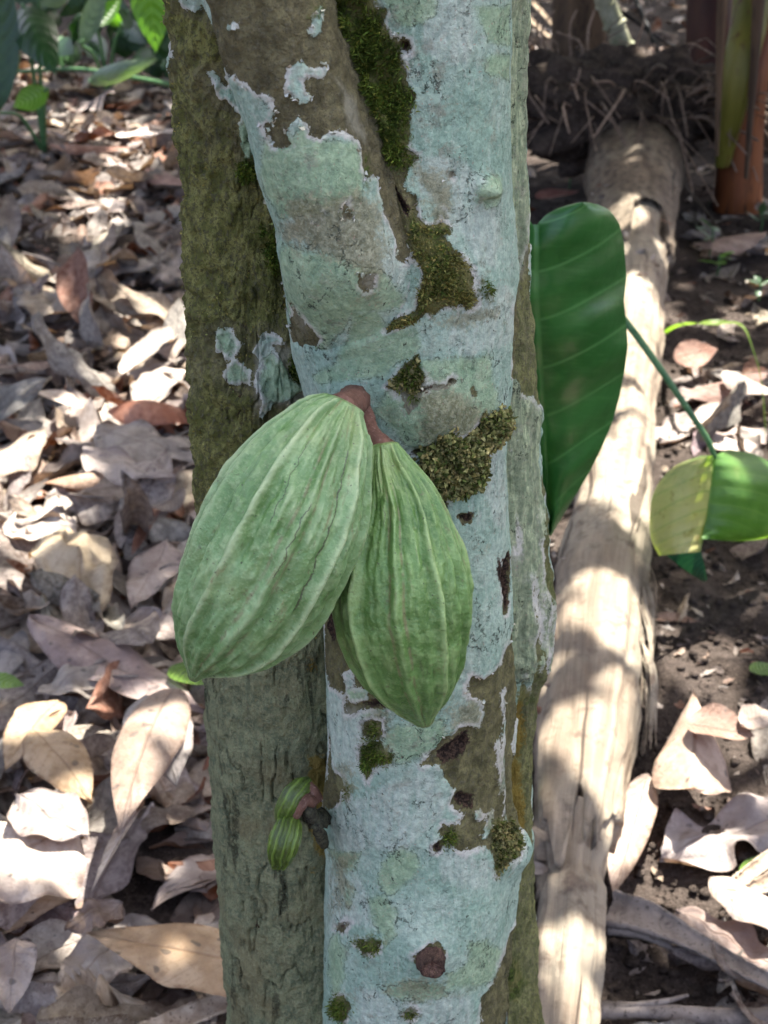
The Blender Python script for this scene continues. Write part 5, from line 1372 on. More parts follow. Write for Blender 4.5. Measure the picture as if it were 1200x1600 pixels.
# splintered stump of wood, bottom left
b = at_ground(165, 1610, .01); V = []; seg = 28; gs = random.Random(6); hts = [gs.uniform(.05, .085) for _ in range(seg)]
for hh, k in ((0, 1.12), (.4, 1.0), (.8, .95), (1.0, .9), (.9, .72), (.6, .45), (.45, .03)):
    for i in range(seg):
        t = 2 * math.pi * i / seg; r = .026 * k * (1 + .22 * math.sin(2 * t + 1) + .10 * math.sin(5 * t) + .05 * math.sin(13 * t))
        V.append((math.cos(t) * r * .9 - .35 * hts[i] * hh, math.sin(t) * r * 1.1, hts[i] * hh + (0 if hh else -.02)))
o = obj('wood_stub', mesh_np('wood_stub', V, grid_faces(7, seg, True), [M_SPL])); o.location = b; tag(o, 'short splintered wooden stub poking up in the lower left corner', 'wood')


# ================================================================== GREEN PLANTS
M_BIG = mat_green('big_leaf_green', (0.022, 0.108, 0.018), (0.038, 0.150, 0.030), (0.095, 0.245, 0.07), nv=7.0, trans=.07, trc=(.05, .16, .01), rough=.36, slope=-.9, wv=1.0)
M_PET = mat_simple('green_petiole', (0.05, 0.13, 0.05), (0.09, 0.19, 0.075), 60, bumpd=.0008, rough=.45)
plant = tag(empty('elephant_ear_plant', tuple(at_plane(842, 900, 1.42) * np.array([1, 1, 0]))), 'elephant-ear plant showing one large glossy dark green leaf behind the right trunk', 'plant')
PB = np.array(plant.location)
OUT = np.array([(316, 916), (319, 934), (326, 949), (336, 959), (350, 968), (380, 975), (430, 979), (470, 975), (500, 978), (540, 981), (580, 976), (620, 968), (660, 957), (700, 940), (740, 920), (775, 899), (805, 880), (825, 868), (838, 861)], float)
nr_, nc_ = 90, 61; V, U = [], []
for i in range(nr_):
    y = 316 + 522 * (i / (nr_ - 1)) ** 1.35
    right = np.interp(y, OUT[:, 0], OUT[:, 1]); mid = np.interp(y, [312, 455, 838], [838, 838, 860])
    inner = np.interp(y, [316, 320, 326, 335, 348, 360], [68, 50, 33, 16, 3, 0])       # the notch between the two ear lobes
    half = right - mid
    for j in range(nc_):
        v = -1 + 2 * j / (nc_ - 1); av = abs(v); sg = 1 if v >= 0 else -1
        x = mid + sg * (inner + (half - inner) * av)
        ly = y + (8 * av if y > 330 else 0) * 0
        # the surface: a keel at the midrib, lobes swept back, the rim rippling
        d = 1.40 + .055 * (av - .45) ** 2 * 2.2 - .05 * math.exp(-((y - 470) / 150) ** 2) * (1 - av) + .010 * math.sin(y / 34.0 + 2.1 * av) * av + .00020 * (y - 575)
        V.append(at_plane(x, ly, d)); U.append(((y - 312) / 526, v))
gf = grid_faces(nr_, nc_); rr_ = np.arange(len(gf)) // (nc_ - 1); cc_ = np.arange(len(gf)) % (nc_ - 1)
yy_ = 316 + 522 * ((rr_ + 1) / (nr_ - 1)) ** 1.35
gf = gf[~((cc_ == nc_ // 2 - 1) & (yy_ < 352))]                    # leave the notch between the lobes open
o = obj('leaf_blade', mesh_np('leaf_blade', np.array(V) - PB, gf, [M_BIG], None, U), plant)
mb = MB(); mb.tube(bez([PB, at_plane(822, 760, 1.47), at_plane(826, 600, 1.46), at_plane(838, 462, 1.385)], 24) - PB, np.linspace(.010, .005, 24), 12); mb.build('petiole', M_PET, plant)

M_YEL = mat_green('yellowing_leaf_green', (0.055, 0.150, 0.026), (0.090, 0.205, 0.040), (0.15, 0.26, 0.07), yellow=(0.47, 0.43, 0.18), nv=7, trans=.42, trc=(.20, .42, .02), rough=.42, wv=.25)
pl2 = tag(empty('yellowing_arum_plant', tuple(at_ground(968, 620, 0))), 'young arum plant with one drooping folded leaf turning yellow, right of the fallen stem', 'plant')
P2 = np.array(pl2.location)


def patch(rows, Yf, n, m, yel):
    """blade half between two photo edges; rows of (midrib point, edge point)"""
    a = bez([(r[0][0], r[0][1], 0) for r in rows], n); b = bez([(r[1][0], r[1][1], 0) for r in rows], n); V, U, C = [], [], []
    for i in range(n):
        for j in range(m):
            v = j / (m - 1); q = a[i] * (1 - v) + b[i] * v
            V.append(at_plane(q[0], q[1], Yf(i / (n - 1), v))); U.append((i / (n - 1), v * yel[2])); C.append(yel[0] + (yel[1] - yel[0]) * (i / (n - 1)))
    return np.array(V), grid_faces(n, m), np.array(U), np.array(C)


Y2 = 2.02
bl = [patch([((1116, 712), (1096, 712)), ((1114, 735), (1052, 730)), ((1110, 775), (1022, 768)), ((1104, 815), (1015, 812)), ((1098, 845), (1018, 845)), ((1094, 862), (1030, 868))], lambda u, v: Y2 - .05 * math.sin(math.pi * min(1, v * .9)) - .06 * u + .05 * v * v, 40, 24, (.35, 1.6, -1)),
      patch([((1116, 712), (1138, 702)), ((1113, 735), (1185, 712)), ((1109, 770), (1225, 745)), ((1105, 805), (1228, 790)), ((1100, 826), (1208, 836)), ((1096, 842), (1150, 846))], lambda u, v: Y2 - .06 * u + .16 * v ** 1.3 - .03 * math.sin(math.pi * v), 40, 24, (.15, .30, 1)),
      patch([((1094, 860), (1040, 866)), ((1098, 872), (1062, 884)), ((1102, 890), (1084, 900)), ((1105, 906), (1100, 910))], lambda u, v: Y2 - .06 + .03 * v - .03 * u, 20, 12, (-.6, -.6, -1))]
k = 0; VV, FF, UU, CC = [], [], [], []
for (v, f, u, c) in bl: VV.append(v); FF.append(f + k); UU.append(u); CC.append(c); k += len(v)
M_TIP = mat_green('leaf_tip_green', (0.010, 0.060, 0.030), (0.018, 0.085, 0.042), (0.03, 0.12, 0.06), trans=.08, trc=(.02, .12, .04), wv=.2)
mi = np.concatenate([np.full(len(q_[1]), 1 if i_ == 2 else 0) for i_, q_ in enumerate(bl)])
o = obj('leaf_blade', mesh_np('leaf_blade', np.vstack(VV) - P2, np.vstack(FF), [M_YEL, M_TIP], {'yellow': np.concatenate(CC)}, np.vstack(UU), matidx=mi), pl2)
mb = MB(); mb.tube(bez([P2, at_plane(938, 520, Y2 + .12), at_plane(960, 488, Y2 + .10), at_plane(985, 512, Y2 + .07), at_plane(1030, 574, Y2 + .03), at_plane(1075, 640, Y2 + .01), at_plane(1105, 686, Y2), at_plane(1116, 714, Y2)], 50) - P2, np.linspace(.007, .0042, 50), 10); mb.build('petiole', M_PET, pl2)

# arching yellow-green blade and its hanging dark end
M_BLADE = mat_green('yellow_green_blade', (0.16, 0.25, 0.04), (0.22, 0.31, 0.07), (0.34, 0.42, 0.16), trans=.4)


def blade(label, pts, w, mat, name='grass_blade', cat='grass blade', Yb=3.0, group=None):
    P = bez([at_plane(x, y, yy) for x, y, yy in pts], 50); base = P[0].copy(); T = np.gradient(P, axis=0); T /= np.linalg.norm(T, axis=1)[:, None]
    ww = np.interp(np.linspace(0, 1, 50), np.linspace(0, 1, len(w)), w); V, U = [], []
    for i in range(50):
        sd = np.cross(T[i], [.15, -.6, .8]); sd /= np.linalg.norm(sd); up = np.cross(sd, T[i])
        for v in (-1, -.5, 0, .5, 1): V.append(P[i] + sd * v * ww[i] + up * abs(v) * ww[i] * .35 - base); U.append((i / 49, v))
    o = obj(name, mesh_np(name, V, grid_faces(50, 5), [mat], None, U)); o.location = base
    return tag(o, label, cat, group)


blade('narrow arching yellow-green blade with a thin browned end hanging to the soil', [(985, 600, 3.5), (1015, 545, 3.35), (1048, 514, 3.15), (1085, 506, 2.85), (1130, 505, 2.8), (1160, 510, 2.75), (1176, 545, 2.72), (1190, 600, 2.7), (1198, 700, 2.68)], [.003, .004, .006, .007, .007, .003, .0014, .0012, .0010], M_BLADE)

# banana stems on the right and in the back
M_BST = mat_simple('banana_sheath_orange', (0.115, 0.035, 0.012), (0.215, 0.072, 0.022), 9, (1, 1, .15), c3=(0.06, 0.028, 0.014), bumpd=.004, rough=.5)
M_BGR = mat_simple('banana_sheath_green', (0.085, 0.085, 0.012), (0.17, 0.15, 0.025), 9, (1, 1, .15), c3=(0.09, 0.045, 0.015), bumpd=.004, rough=.42)
M_BBR = mat_simple('dry_banana_sheath', (0.060, 0.038, 0.022), (0.145, 0.090, 0.050), 12, (1, 1, .12), c3=(0.035, 0.022, 0.015), bumpd=.006, rough=.8)


def pseudostem(root, pts, rad, mat, name, seg=40, seed=0):
    base = np.array(root.location); P = bez(pts, 60); rr = np.interp(np.linspace(0, 1, 60), np.linspace(0, 1, len(rad)), rad); V = []; U = []
    for i in range(60):
        for k in range(seg):
            t = 2 * math.pi * k / seg; r = rr[i] * (1 + .05 * math.cos(3 * t + seed) + .03 * math.cos(7 * t + i * .05) + .04 * (((t + seed) % 2.1) / 2.1))
            V.append(P[i] + np.array([math.cos(t) * r, math.sin(t) * r, 0]) - base); U.append((k / seg, i / 60))
    return obj(name, mesh_np(name, V, grid_faces(60, seg, True), [mat], None, U), root)


def up_from(px, py, Y=None, hi=0.0):
    return at_ground(px, py, 0.0)


f1 = at_ground(1152, 325, 0.0); Yb = f1[1]
ban = tag(empty('banana_plant', tuple(f1)), 'banana plant at the right edge with orange-brown sheaths and a yellow-green stem rising from them', 'plant')
pseudostem(ban, [f1 + [0, 0, -.03], at_plane(1158, 200, Yb), at_plane(1172, 100, Yb), at_plane(1200, -60, Yb + .1), at_plane(1230, -700, Yb + .5)], [.075, .064, .056, .05, .05], M_BST, 'pseudostem', seed=1)
pseudostem(ban, [at_plane(1128, 260, Yb - .06), at_plane(1146, 160, Yb - .09), at_plane(1160, 80, Yb - .07), at_plane(1176, -20, Yb), at_plane(1200, -400, Yb + .2)], [.022, .042, .05, .052, .05], M_BGR, 'stalk', seed=2)
gb = random.Random(21)
for i in range(5):   # hanging dry sheath strips
    x0 = 1128 + i * 14; pts = bez([at_plane(x0 + 8, -90, Yb - .12), at_plane(x0, 60 + gb.uniform(-30, 30), Yb - .15), at_plane(x0 - 10 + gb.uniform(-8, 8), 220 + gb.uniform(-40, 60), Yb - .14)], 24)
    w = np.linspace(.03, .008, 24) * gb.uniform(.5, 1); V = []
    for q, ww in zip(pts, w): V += [q + [-ww, .01, 0], q + [-ww * .4, -.008, 0], q + [ww * .4, -.004, 0], q + [ww, .012, 0]]
    if i in (0, 4): obj('dry_sheath', mesh_np('dry_sheath', np.array(V) - f1, grid_faces(24, 4), [M_BBR]), ban)


def banana(label, px, py, px1, r, mat, seed):
    f = at_ground(px, py, 0); t = tag(empty('banana_plant', tuple(f)), label, 'plant')
    pseudostem(t, [f + [0, 0, -.04], at_plane(px + (px1 - px) * .5, py - 70, f[1]), at_plane(px1, py - 150, f[1] + .02), at_plane(px1 + (px1 - px) * 2, py - 900, f[1] + .4)], [r * 1.1, r, r * .95, r * .8], mat, 'pseudostem', seed=seed)
    return t, f


b2, f2 = banana('dry brown banana plant standing left behind the fallen stem root', 905, 150, 912, .13, M_BBR, 4)
b3, f3 = banana('maroon-brown banana plant in the shade between the root clump and the orange one', 1108, 190, 1112, .10, mat_simple('banana_sheath_maroon', (0.045, 0.016, 0.010), (0.095, 0.032, 0.018), 9, (1, 1, .15), bumpd=.004, rough=.55), 5)
b4, f4 = banana('dark banana plant at the far right corner behind the orange one', 1225, 215, 1232, .12, M_BBR, 6)

# pale ringed sapling stem leaning into the root clump
sp_ = tag(empty('leaning_sapling', tuple(at_ground(1004, 175, .12))), 'pale grey-green ringed sapling stem leaning out of the root clump', 'sapling')
sb = np.array(sp_.location); Ys = sb[1]
mb = MB(); pts = bez([at_plane(1000, 150, Ys), at_plane(985, 110, Ys - .02), at_plane(968, 60, Ys - .03), at_plane(950, 10, Ys - .03), at_plane(930, -60, Ys), at_plane(840, -500, Ys + .3)], 120); rr = np.full(120, .040) * np.linspace(1.0, .8, 120)
for i in range(120):
    if i % 17 in (7, 8): rr[i] *= 1.22
mb.tube(pts - sb, rr, 18)
mb.build('stem', mat_simple('sapling_bark', (0.21, 0.215, 0.13), (0.36, 0.35, 0.24), 18, c3=(0.16, 0.16, 0.09), bumpd=.003), sp_)

# broad-leaved plants at the far left
M_G1 = mat_green('understory_leaf_dark', (0.010, 0.042, 0.009), (0.020, 0.064, 0.014), (0.04, 0.10, 0.025), trans=.12, trc=(.05, .16, .01), wv=.3)
M_G2 = mat_green('understory_leaf_bright', (0.065, 0.18, 0.018), (0.10, 0.24, 0.03), (0.16, 0.32, 0.07), trans=.5, trc=(.22, .50, .02))
M_G3 = mat_green('understory_leaf_greyish', (0.10, 0.15, 0.095), (0.16, 0.215, 0.145), (0.24, 0.30, 0.21), trans=.15, rough=.3, wv=.3)


def leafy(root, foot, base, tip, wpx, Y0, Y1, mat, seed, **sh):
    """a leaf from photo point base to tip at distances Y0, Y1, with its stalk down to the foot"""
    A, B = at_plane(*base, Y0), at_plane(*tip, Y1); d = B - A; L = np.linalg.norm(d); x = d / L
    dep = ((A + B) / 2 - CAM) @ FW; W = wpx * dep / FPX
    view = CAM - (A + B) / 2; y = np.cross(view, x); y /= np.linalg.norm(y); z = np.cross(x, y)
    V, F, U = leaf_shape(L, W, seed=seed, nu=30, nv=13, **sh)
    tv = V.reshape(30, 13, 3)[-1, 6]; a = math.atan2(tv[2], tv[0]); Rm = np.array([[math.cos(a), 0, math.sin(a)], [0, 1, 0], [-math.sin(a), 0, math.cos(a)]]); V = V @ Rm.T
    V[:, [0, 2]] *= L / math.hypot(tv[0], tv[2])
    W_ = A + V[:, :1] * x + V[:, 1:2] * y + V[:, 2:3] * z; rb = np.array(root.location)
    o = obj('leaf', mesh_np('leaf', W_ - rb, F, [mat], None, U), root)
    mb = MB(); mid = (A + foot) / 2 + np.array([0, 0, .06]); mb.tube(bez([foot, mid, A, A + x * L * .12], 16) - rb, np.linspace(.008, .004, 16), 8); mb.build('stalk', M_PET, root)


fA = at_ground(70, 240, 0); pA = tag(empty('broadleaf_seedling', tuple(fA)), 'plant at the upper left with a dark drooping leaf and a tall edge leaf', 'plant')
leafy(pA, fA, (35, 10), (88, 118), 74, fA[1] - .1, fA[1] - .35, M_G1, 1, roll=-.6, bend=-.8)
leafy(pA, fA, (-4, 175), (6, -70), 60, fA[1] - .3, fA[1] - .2, M_G1, 2, roll=.4, bend=.3)
leafy(pA, fA, (60, 5), (120, -40), 50, fA[1] - .1, fA[1] - .1, M_G3, 3, roll=-.5)
leafy(pA, fA, (75, 140), (20, 168), 40, fA[1] - .3, fA[1] - .5, M_G2, 4, roll=-.4)
fB = at_ground(170, 150, 0); pB = tag(empty('broadleaf_seedling', tuple(fB)), 'plant with a grey-green arching blade beside the upper rear trunk', 'plant')
leafy(pB, fB, (140, 128), (246, 92), 34, fB[1] - .6, fB[1] - .7, M_G3, 5, roll=-.9, bend=-1.3)
leafy(pB, fB, (128, 70), (165, -30), 34, fB[1] - .4, fB[1] - .3, M_G3, 6, roll=.5)
leafy(pB, fB, (150, 40), (190, -6), 28, fB[1] - .2, fB[1] - .1, M_G2, 7, roll=.5)
leafy(pB, fB, (190, 40), (158, 14), 22, fB[1] - .1, fB[1] - .1, M_G2, 27, roll=.5)
fC = at_ground(300, 190, 0); pC = tag(empty('broadleaf_seedling', tuple(fC)), 'plant holding one bright backlit green leaf against the upper rear trunk', 'plant')
leafy(pC, fC, (228, -60), (244, 82), 62, fC[1] - .5, fC[1] - .6, M_G2, 8, roll=-.3, bend=-.3)
gq = random.Random(17)  # extra dark plants added to blacken the hollows behind
for i, (x, y) in enumerate([(25, 120), (110, 95), (205, 85), (262, 128), (60, 60), (150, 62), (250, 70)]):
    ff = at_ground(x, y, 0); pq = tag(empty('broadleaf_seedling', tuple(ff)), 'one of several dark leafy seedlings added to deepen the far shade at the upper left', 'plant', 'dark seedlings added to deepen the far shade at the upper left')
    for k in range(7):
        bx, by = x + gq.uniform(-30, 30), y - gq.uniform(10, 75); leafy(pq, ff, (bx, by), (bx + gq.uniform(-60, 60), by + gq.uniform(-10, 50)), gq.uniform(24, 44), ff[1] - gq.uniform(0, .25), ff[1] - gq.uniform(.1, .4), M_G1, 40 + i * 7 + k, roll=gq.uniform(-.7, .5), bend=gq.uniform(-1, .2))
stick('thin dark green stem lying level across the upper left', [(30, 112, .14), (120, 108, .16), (200, 120, .16), (300, 138, .15)], [.008, .008, .009, .009], 'trailing_vine', M_PET, cat='vine', seg=8)


def sprig(label, px, py, n, hgt, lsize, mat, seed):
    f = at_ground(px, py, .0); t = tag(empty('seedling', tuple(f)), label, 'seedling'); g = random.Random(seed)
    mb = MB(); top = np.array([g.uniform(-.02, .02), g.uniform(-.02, .02), hgt]); mb.tube([np.zeros(3), top * .5 + [.004, 0, 0], top], [.003, .0025, .002], 6); mb.build('stem', M_PET, t)
    for k in range(n):
        V, F, U = leaf_shape(lsize * g.uniform(.7, 1.2), lsize * .45, seed=seed + k, nu=12, nv=7, roll=g.uniform(-.6, .6), bend=g.uniform(-1, .2))
        Mx = rotm(g.uniform(-.4, .4), g.uniform(-.6, .2), g.uniform(0, 6.28)); V = V @ Mx.T + top * g.uniform(.55, 1)
        obj('leaf', mesh_np('leaf', V, F, [mat], None, U), t)


sprig('tiny green sprig with a yellow stem left of the fallen stem root', 890, 300, 5, .10, .075, M_G1, 3)
sprig('small green seedling right of the fallen stem, nearest the big leaf tip height', 1108, 400, 6, .08, .06, M_G3, 5)
sprig('small green seedling at the right edge below the orange banana sheath', 1188, 365, 6, .07, .06, M_G1, 7)
sprig('low green weed beside the dark red leaf on the right', 1120, 430, 5, .06, .06, M_G2, 9)
sprig('small weed at the right edge above the arching blade', 1185, 470, 5, .05, .04, M_G1, 11)

# dry palm-frond litter at the top, right of the trunks
for i, (a, b, w) in enumerate([((800, 8), (866, 66), .018), ((822, -6), (874, 52), .014), ((815, 40), (880, 92), .012)]):
    gutter(['upper', 'second', 'lowest'][i] + ' of three pale dry stalks at the top beside the right trunk', [(*a, .16), ((a[0] + b[0]) / 2, (a[1] + b[1]) / 2, .13), (*b, .08)], [w, w * .9, w * .5], .02, 'dry_stalk', M_SPL, 'stalk')


# ================================================================== CANOPY AND NEIGHBOUR TREES (out of view, added to cast the dappled shade)
SUN_EL, SUN_AZ = R(63), R(28)                # azimuth from +Y towards +X
S = np.array([math.cos(SUN_EL) * math.sin(SUN_AZ), math.cos(SUN_EL) * math.cos(SUN_AZ), math.sin(SUN_EL)])
# openings in the leaf cover, by the spots of sun they let through: photo x, y, half sizes, height of the lit surface
GAPS = [(230, 204, 46, 12, .06), (60, 92, 34, 30, .05), (150, 165, 50, 16, .05), (205, 180, 25, 14, .05), (245, 555, 62, 46, .07), (265, 495, 35, 26, .07), (235, 600, 45, 26, .07), (25, 700, 48, 42, .07), (110, 745, 36, 22, .08), (95, 622, 40, 12, .06), (55, 790, 40, 26, .06),
        (28, 1350, 62, 40, .06), (150, 1300, 28, 26, .06), (140, 1392, 44, 28, .06), (290, 1592, 70, 20, .06), (60, 1140, 44, 40, .08), (100, 600, 26, 12, .05), (190, 985, 24, 10, .05), (230, 990, 20, 14, .05), (140, 330, 40, 12, .05), (60, 420, 30, 14, .05), (205, 460, 34, 14, .06), (255, 1240, 26, 20, .1), (135, 960, 18, 10, .1), (300, 1010, 25, 14, .06),
        (1012, 425, 38, 36, .2), (1014, 490, 34, 34, .2), (975, 700, 44, 54, .16), (990, 610, 16, 34, .16), (932, 1125, 52, 38, .12), (985, 1070, 10, 60, .12), (900, 1430, 44, 34, .10), (870, 1340, 22, 16, .12), (988, 282, 22, 8, .26), (1140, 672, 54, 24, .03), (1050, 650, 34, 26, .03), (1125, 1165, 44, 44, .10), (1010, 1225, 26, 26, .06), (1165, 1405, 40, 26, .06), (1175, 1330, 30, 26, .03), (1185, 1212, 26, 20, .03),
        (1078, 540, 40, 24, .06), (1150, 610, 40, 18, .05), (1185, 440, 26, 12, .04), (990, 100, 16, 14, .3), (850, 30, 30, 22, .14), (842, 200, 24, 14, .05), (1180, 300, 24, 12, .04), (1055, 440, 20, 14, .04), (1140, 790, 28, 40, .22), (935, 880, 40, 14, .16), (955, 960, 24, 30, .14), (1180, 1110, 16, 10, .02), (1110, 980, 30, 14, .02), (1060, 85, 16, 10, .2), (1040, 110, 14, 10, .2), (235, 30, 40, 40, .5), (1050, 10, 26, 16, .2), (900, 1230, 24, 14, .12)]
GC, GR = [], []
for (x, y, rx, ry, z) in GAPS:
    p = at_ground(x, y, z); dep = (p - CAM) @ FW; sinphi = (H - z) / np.linalg.norm(p - CAM)
    p = p - S * (p[2] / S[2])
    GC.append(p[:2]); GR.append((rx * dep / FPX, ry * dep / FPX / sinphi))
GC, GR = np.array(GC), np.array(GR)
TREES = [(-2.9, 4.6), (3.3, 4.9), (-3.9, 9.2), (4.2, 9.0), (.4, 12.5), (1.9, .9)]
allt = [np.array([S_B.at(2.7)[0] + .3, YB + .4])] + [np.array(t) for t in TREES]
M_CAN = mat_green('canopy_leaf', (0.030, 0.085, 0.016), (0.055, 0.125, 0.026), (0.09, 0.18, 0.05), trans=.12, trc=(.10, .25, .02), rough=.4)
ncan = 48000
G = np.stack([RNG.uniform(-3.6, 4.2, ncan), RNG.uniform(-.5, 11.0, ncan)], -1)
z = RNG.uniform(2.5, 3.7, ncan)
ctrs = np.stack([G[:, 0], G[:, 1], 0 * z], -1) + S * (z / S[2])[:, None]
yaw, tl1, tl2 = RNG.uniform(0, 6.283, ncan), RNG.normal(0, .35, ncan), RNG.normal(.2, .3, ncan)
Ls = RNG.uniform(.13, .26, ncan)
ax = np.stack([np.cos(yaw) * np.cos(tl2), np.sin(yaw) * np.cos(tl2), -np.sin(tl2)], -1); az = np.cross(ax, np.stack([-np.sin(yaw), np.cos(yaw), 0 * yaw], -1)); ay = np.cross(az, ax)
ay = ay * np.cos(tl1)[:, None] + az * np.sin(tl1)[:, None]; az = np.cross(ax, ay)
tmpl = [(-.5, 0, 0), (-.2, .17, .03), (.15, .18, .03), (.5, 0, -.06), (.15, -.18, .03), (-.2, -.17, .03), (-.2, 0, 0), (.15, 0, 0)]
tf = np.array([(0, 6, 1, 0), (6, 7, 2, 1), (7, 3, 2, 7), (0, 5, 6, 0), (5, 4, 7, 6), (4, 3, 7, 4)])
VT = np.stack([ctrs + (ax * a + ay * b + az * c) * Ls[:, None] for a, b, c in tmpl], 1)      # n,8,3
GT = VT[:, :, :2] - S[None, None, :2] * (VT[:, :, 2:3] / S[2])
edge_n = fbm(np.concatenate([GT.reshape(-1, 2) / .06, np.zeros((ncan * 8, 1))], 1), 2, 201).reshape(ncan, 8)
hit = np.zeros(ncan, bool)
for c, r in zip(GC, GR):
    q = ((GT - c) / r); hit |= ((np.sqrt((q * q).sum(-1)) + .30 * edge_n) < 1.0).any(1)
# a scatter of small chance openings
fl = fbm(np.concatenate([G / .20, np.zeros((ncan, 1))], 1), 2, 203)
deep = np.zeros(ncan, bool)                       # stretches of unbroken shade
for (x, y, rx, ry, z_) in [(995, 225, 130, 110, .2), (1000, 345, 90, 40, .2), (120, 60, 200, 60, .1), (872, 190, 60, 60, .1), (1120, 60, 160, 90, .15), (1060, 930, 90, 90, .02), (600, 1500, 260, 160, .3), (560, 700, 320, 500, .6)]:
    p = at_ground(x, y, z_); dep = (p - CAM) @ FW; sp_hi = (H - z_) / np.linalg.norm(p - CAM); p = p - S * (p[2] / S[2])
    q = (G - p[:2]) / np.array([rx * dep / FPX, ry * dep / FPX / sp_hi]); deep |= (q * q).sum(1) < 1
deep |= (((G - np.array([-.2, .33])) / np.array([.42, .62])) ** 2).sum(1) < 1
hit |= (fl > .47) & ~deep
keep = np.where(~hit)[0]
own = np.argmin(np.stack([np.hypot(ctrs[keep, 0] - t[0], ctrs[keep, 1] - t[1]) for t in allt], -1), -1)
quads = np.array([(0, 6, 1), (0, 5, 6), (7, 3, 2), (4, 3, 7)]); sq = np.array([(6, 7, 2, 1), (5, 4, 7, 6)])


def leaf_mesh(idx, base, name):
    V = VT[idx].reshape(-1, 3) - base; k = np.arange(len(idx))[:, None, None] * 8
    tri = (quads[None] + k).reshape(-1, 3); qd = (sq[None] + k).reshape(-1, 4)
    t1 = np.concatenate([qd[:, [0, 1, 2]], qd[:, [0, 2, 3]], tri])
    uv = np.tile(np.array([(a + .5, b / .18) for a, b, c in tmpl]), (len(idx), 1))
    return mesh_np(name, V, t1, [M_CAN], None, uv)


M_TRK = mat_simple('plain_bark', (0.085, 0.075, 0.05), (0.16, 0.15, 0.105), 30, (1, 1, .4), c3=(0.22, 0.25, 0.21), bumpd=.004, rough=.9)
obj('shade_crown', leaf_mesh(keep[own == 0], OFF, 'shade_crown'), tree)  # unseen leaf cover, its openings shaped to place the sun spots
LBL = ['unseen cacao tree added on the left to cast shade', 'unseen cacao tree added on the right beyond the banana plant to cast shade', 'unseen cacao tree added far back on the left to cast shade', 'unseen cacao tree added far back on the right to cast shade', 'unseen cacao tree added farthest back behind the banana plants to cast shade', 'cacao tree added close by on the right, outside the view, to cast shade']
for i, t in enumerate(TREES):
    r0 = tag(empty('cacao_tree', (t[0], t[1], 0)), LBL[i], 'tree', 'unseen cacao trees added for shade'); gt = random.Random(i)  # out-of-view trees added for the shade they cast
    mb = MB(); top = np.array([gt.uniform(-.2, .2), gt.uniform(-.2, .2), 1.7]); mb.tube(bez([(0, 0, -.1), (.03, .02, .9), top], 20), np.linspace(.11, .07, 20), 20, rough=.03)
    for k in range(5):
        a = 2 * math.pi * k / 5 + i; e = top + np.array([math.cos(a) * 1.2, math.sin(a) * 1.2, gt.uniform(1.0, 1.6)]); mb.tube(bez([top - [0, 0, .1], top + (e - top) * .5 + [0, 0, .2], e], 14), np.linspace(.055, .015, 14), 10)
    mb.build('trunk', M_TRK, r0)
    ids = keep[own == i + 1]
    if len(ids): obj('shade_crown', leaf_mesh(ids, np.array([t[0], t[1], 0]), 'shade_crown'), r0)

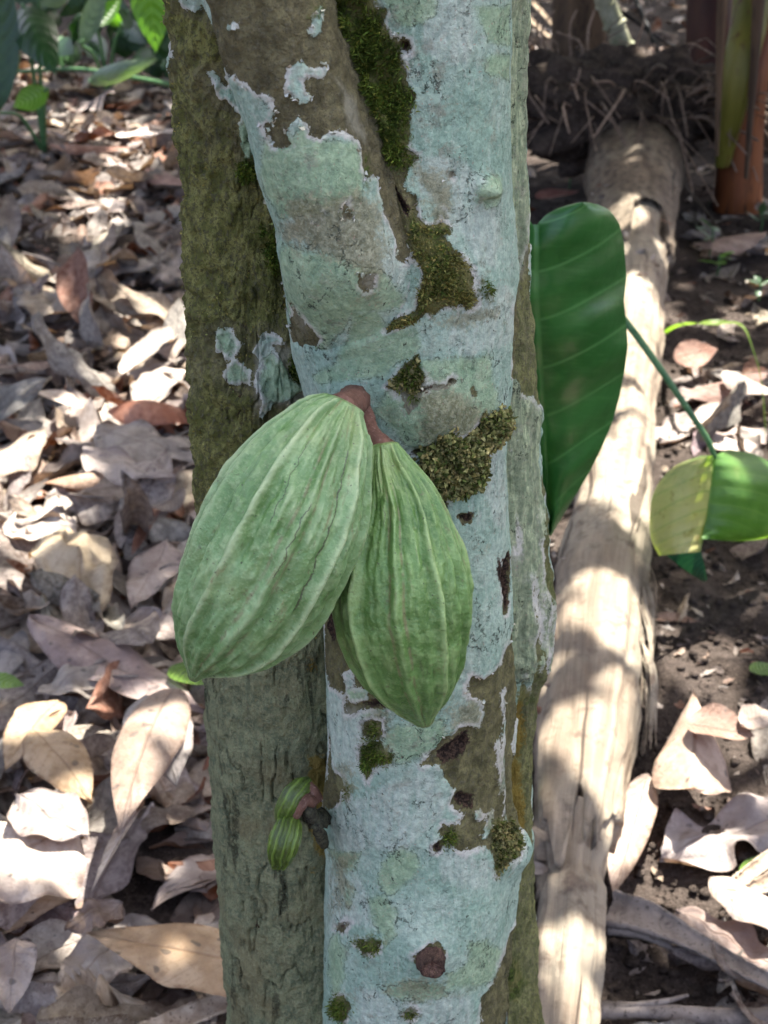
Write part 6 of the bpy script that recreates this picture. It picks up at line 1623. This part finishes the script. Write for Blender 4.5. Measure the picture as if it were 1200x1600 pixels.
# dense undergrowth far behind and at the sides: a wood that reads as one mass
nu_ = 9000; ang = RNG.uniform(0, 2 * math.pi, nu_); rad = RNG.uniform(11.5, 16, nu_)
cx, cy = rad * np.cos(ang), 4 + rad * np.sin(ang); back = cy > 6
cc = np.stack([cx, cy, RNG.random(nu_) ** 1.2 * 4.5], -1)[back]
nb = len(cc); yaw = RNG.uniform(0, 6.283, nb); L = RNG.uniform(.3, .7, nb)
a1 = np.stack([np.cos(yaw), np.sin(yaw), RNG.normal(-.3, .4, nb)], -1); a2 = np.cross(a1, RNG.normal(0, 1, (nb, 3))); a2 /= np.linalg.norm(a2, axis=1)[:, None]
VU = np.stack([cc + (a1 * a + a2 * b) * L[:, None] for a, b, c in tmpl], 1).reshape(-1, 3); k = np.arange(nb)[:, None, None] * 8
t1 = np.concatenate([(sq[None][:, :, [0, 1, 2]] + k).reshape(-1, 3), (sq[None][:, :, [0, 2, 3]] + k).reshape(-1, 3), (quads[None] + k).reshape(-1, 3)])
o = obj('undergrowth', mesh_np('undergrowth', VU, t1, [M_CAN], None, np.tile(np.array([(a + .5, b / .18) for a, b, c in tmpl]), (nb, 1)))); o['kind'] = 'stuff'; o['label'] = 'dense leafy undergrowth closing the view behind the banana plants'

# ================================================================== LIGHT, CAMERA
w = bpy.data.worlds.new("World"); scene.world = w; w.use_nodes = True; nt = w.node_tree
sky = nt.nodes.new('ShaderNodeTexSky'); sky.sky_type = 'NISHITA'; sky.sun_disc = False
sky.sun_elevation = SUN_EL; sky.sun_rotation = SUN_AZ; sky.dust_density = 6.0; sky.air_density = 0.35; sky.ozone_density = 1.0
bg = nt.nodes['Background']; nt.links.new(sky.outputs[0], bg.inputs[0]); bg.inputs[1].default_value = 0.15
sl = bpy.data.lights.new('sun', 'SUN'); sl.energy = 3.2; sl.angle = R(.53); sl.color = (1.0, .95, .87)
so = bpy.data.objects.new('sun', sl); COL.objects.link(so); so.rotation_euler = Vector(S).to_track_quat('Z', 'Y').to_euler()

cam = bpy.data.cameras.new('camera'); co = bpy.data.objects.new('camera', cam); COL.objects.link(co)
co.location = CAM; co.rotation_euler = (math.pi / 2 - PITCH, 0, 0)
cam.sensor_fit = 'VERTICAL'; cam.sensor_height = 36; cam.sensor_width = 27; cam.lens = 36 * FPX / 1600
cam.clip_start = .02; cam.clip_end = 800
cam.dof.use_dof = True; cam.dof.focus_distance = .80; cam.dof.aperture_fstop = cam.lens / 2.8
scene.camera = co
scene.render.engine = 'CYCLES'
scene.view_settings.view_transform = 'Standard'; scene.view_settings.look = 'None'; scene.view_settings.gamma = 1
scene.view_settings.exposure = 2.95; scene.view_settings.use_curve_mapping = False
scene.cycles.use_denoising = True; scene.cycles.denoiser = 'OPENIMAGEDENOISE'
scene.cycles.max_bounces = 6; scene.cycles.diffuse_bounces = 4; scene.cycles.glossy_bounces = 2; scene.cycles.transmission_bounces = 3
scene.cycles.caustics_reflective = False; scene.cycles.caustics_refractive = False
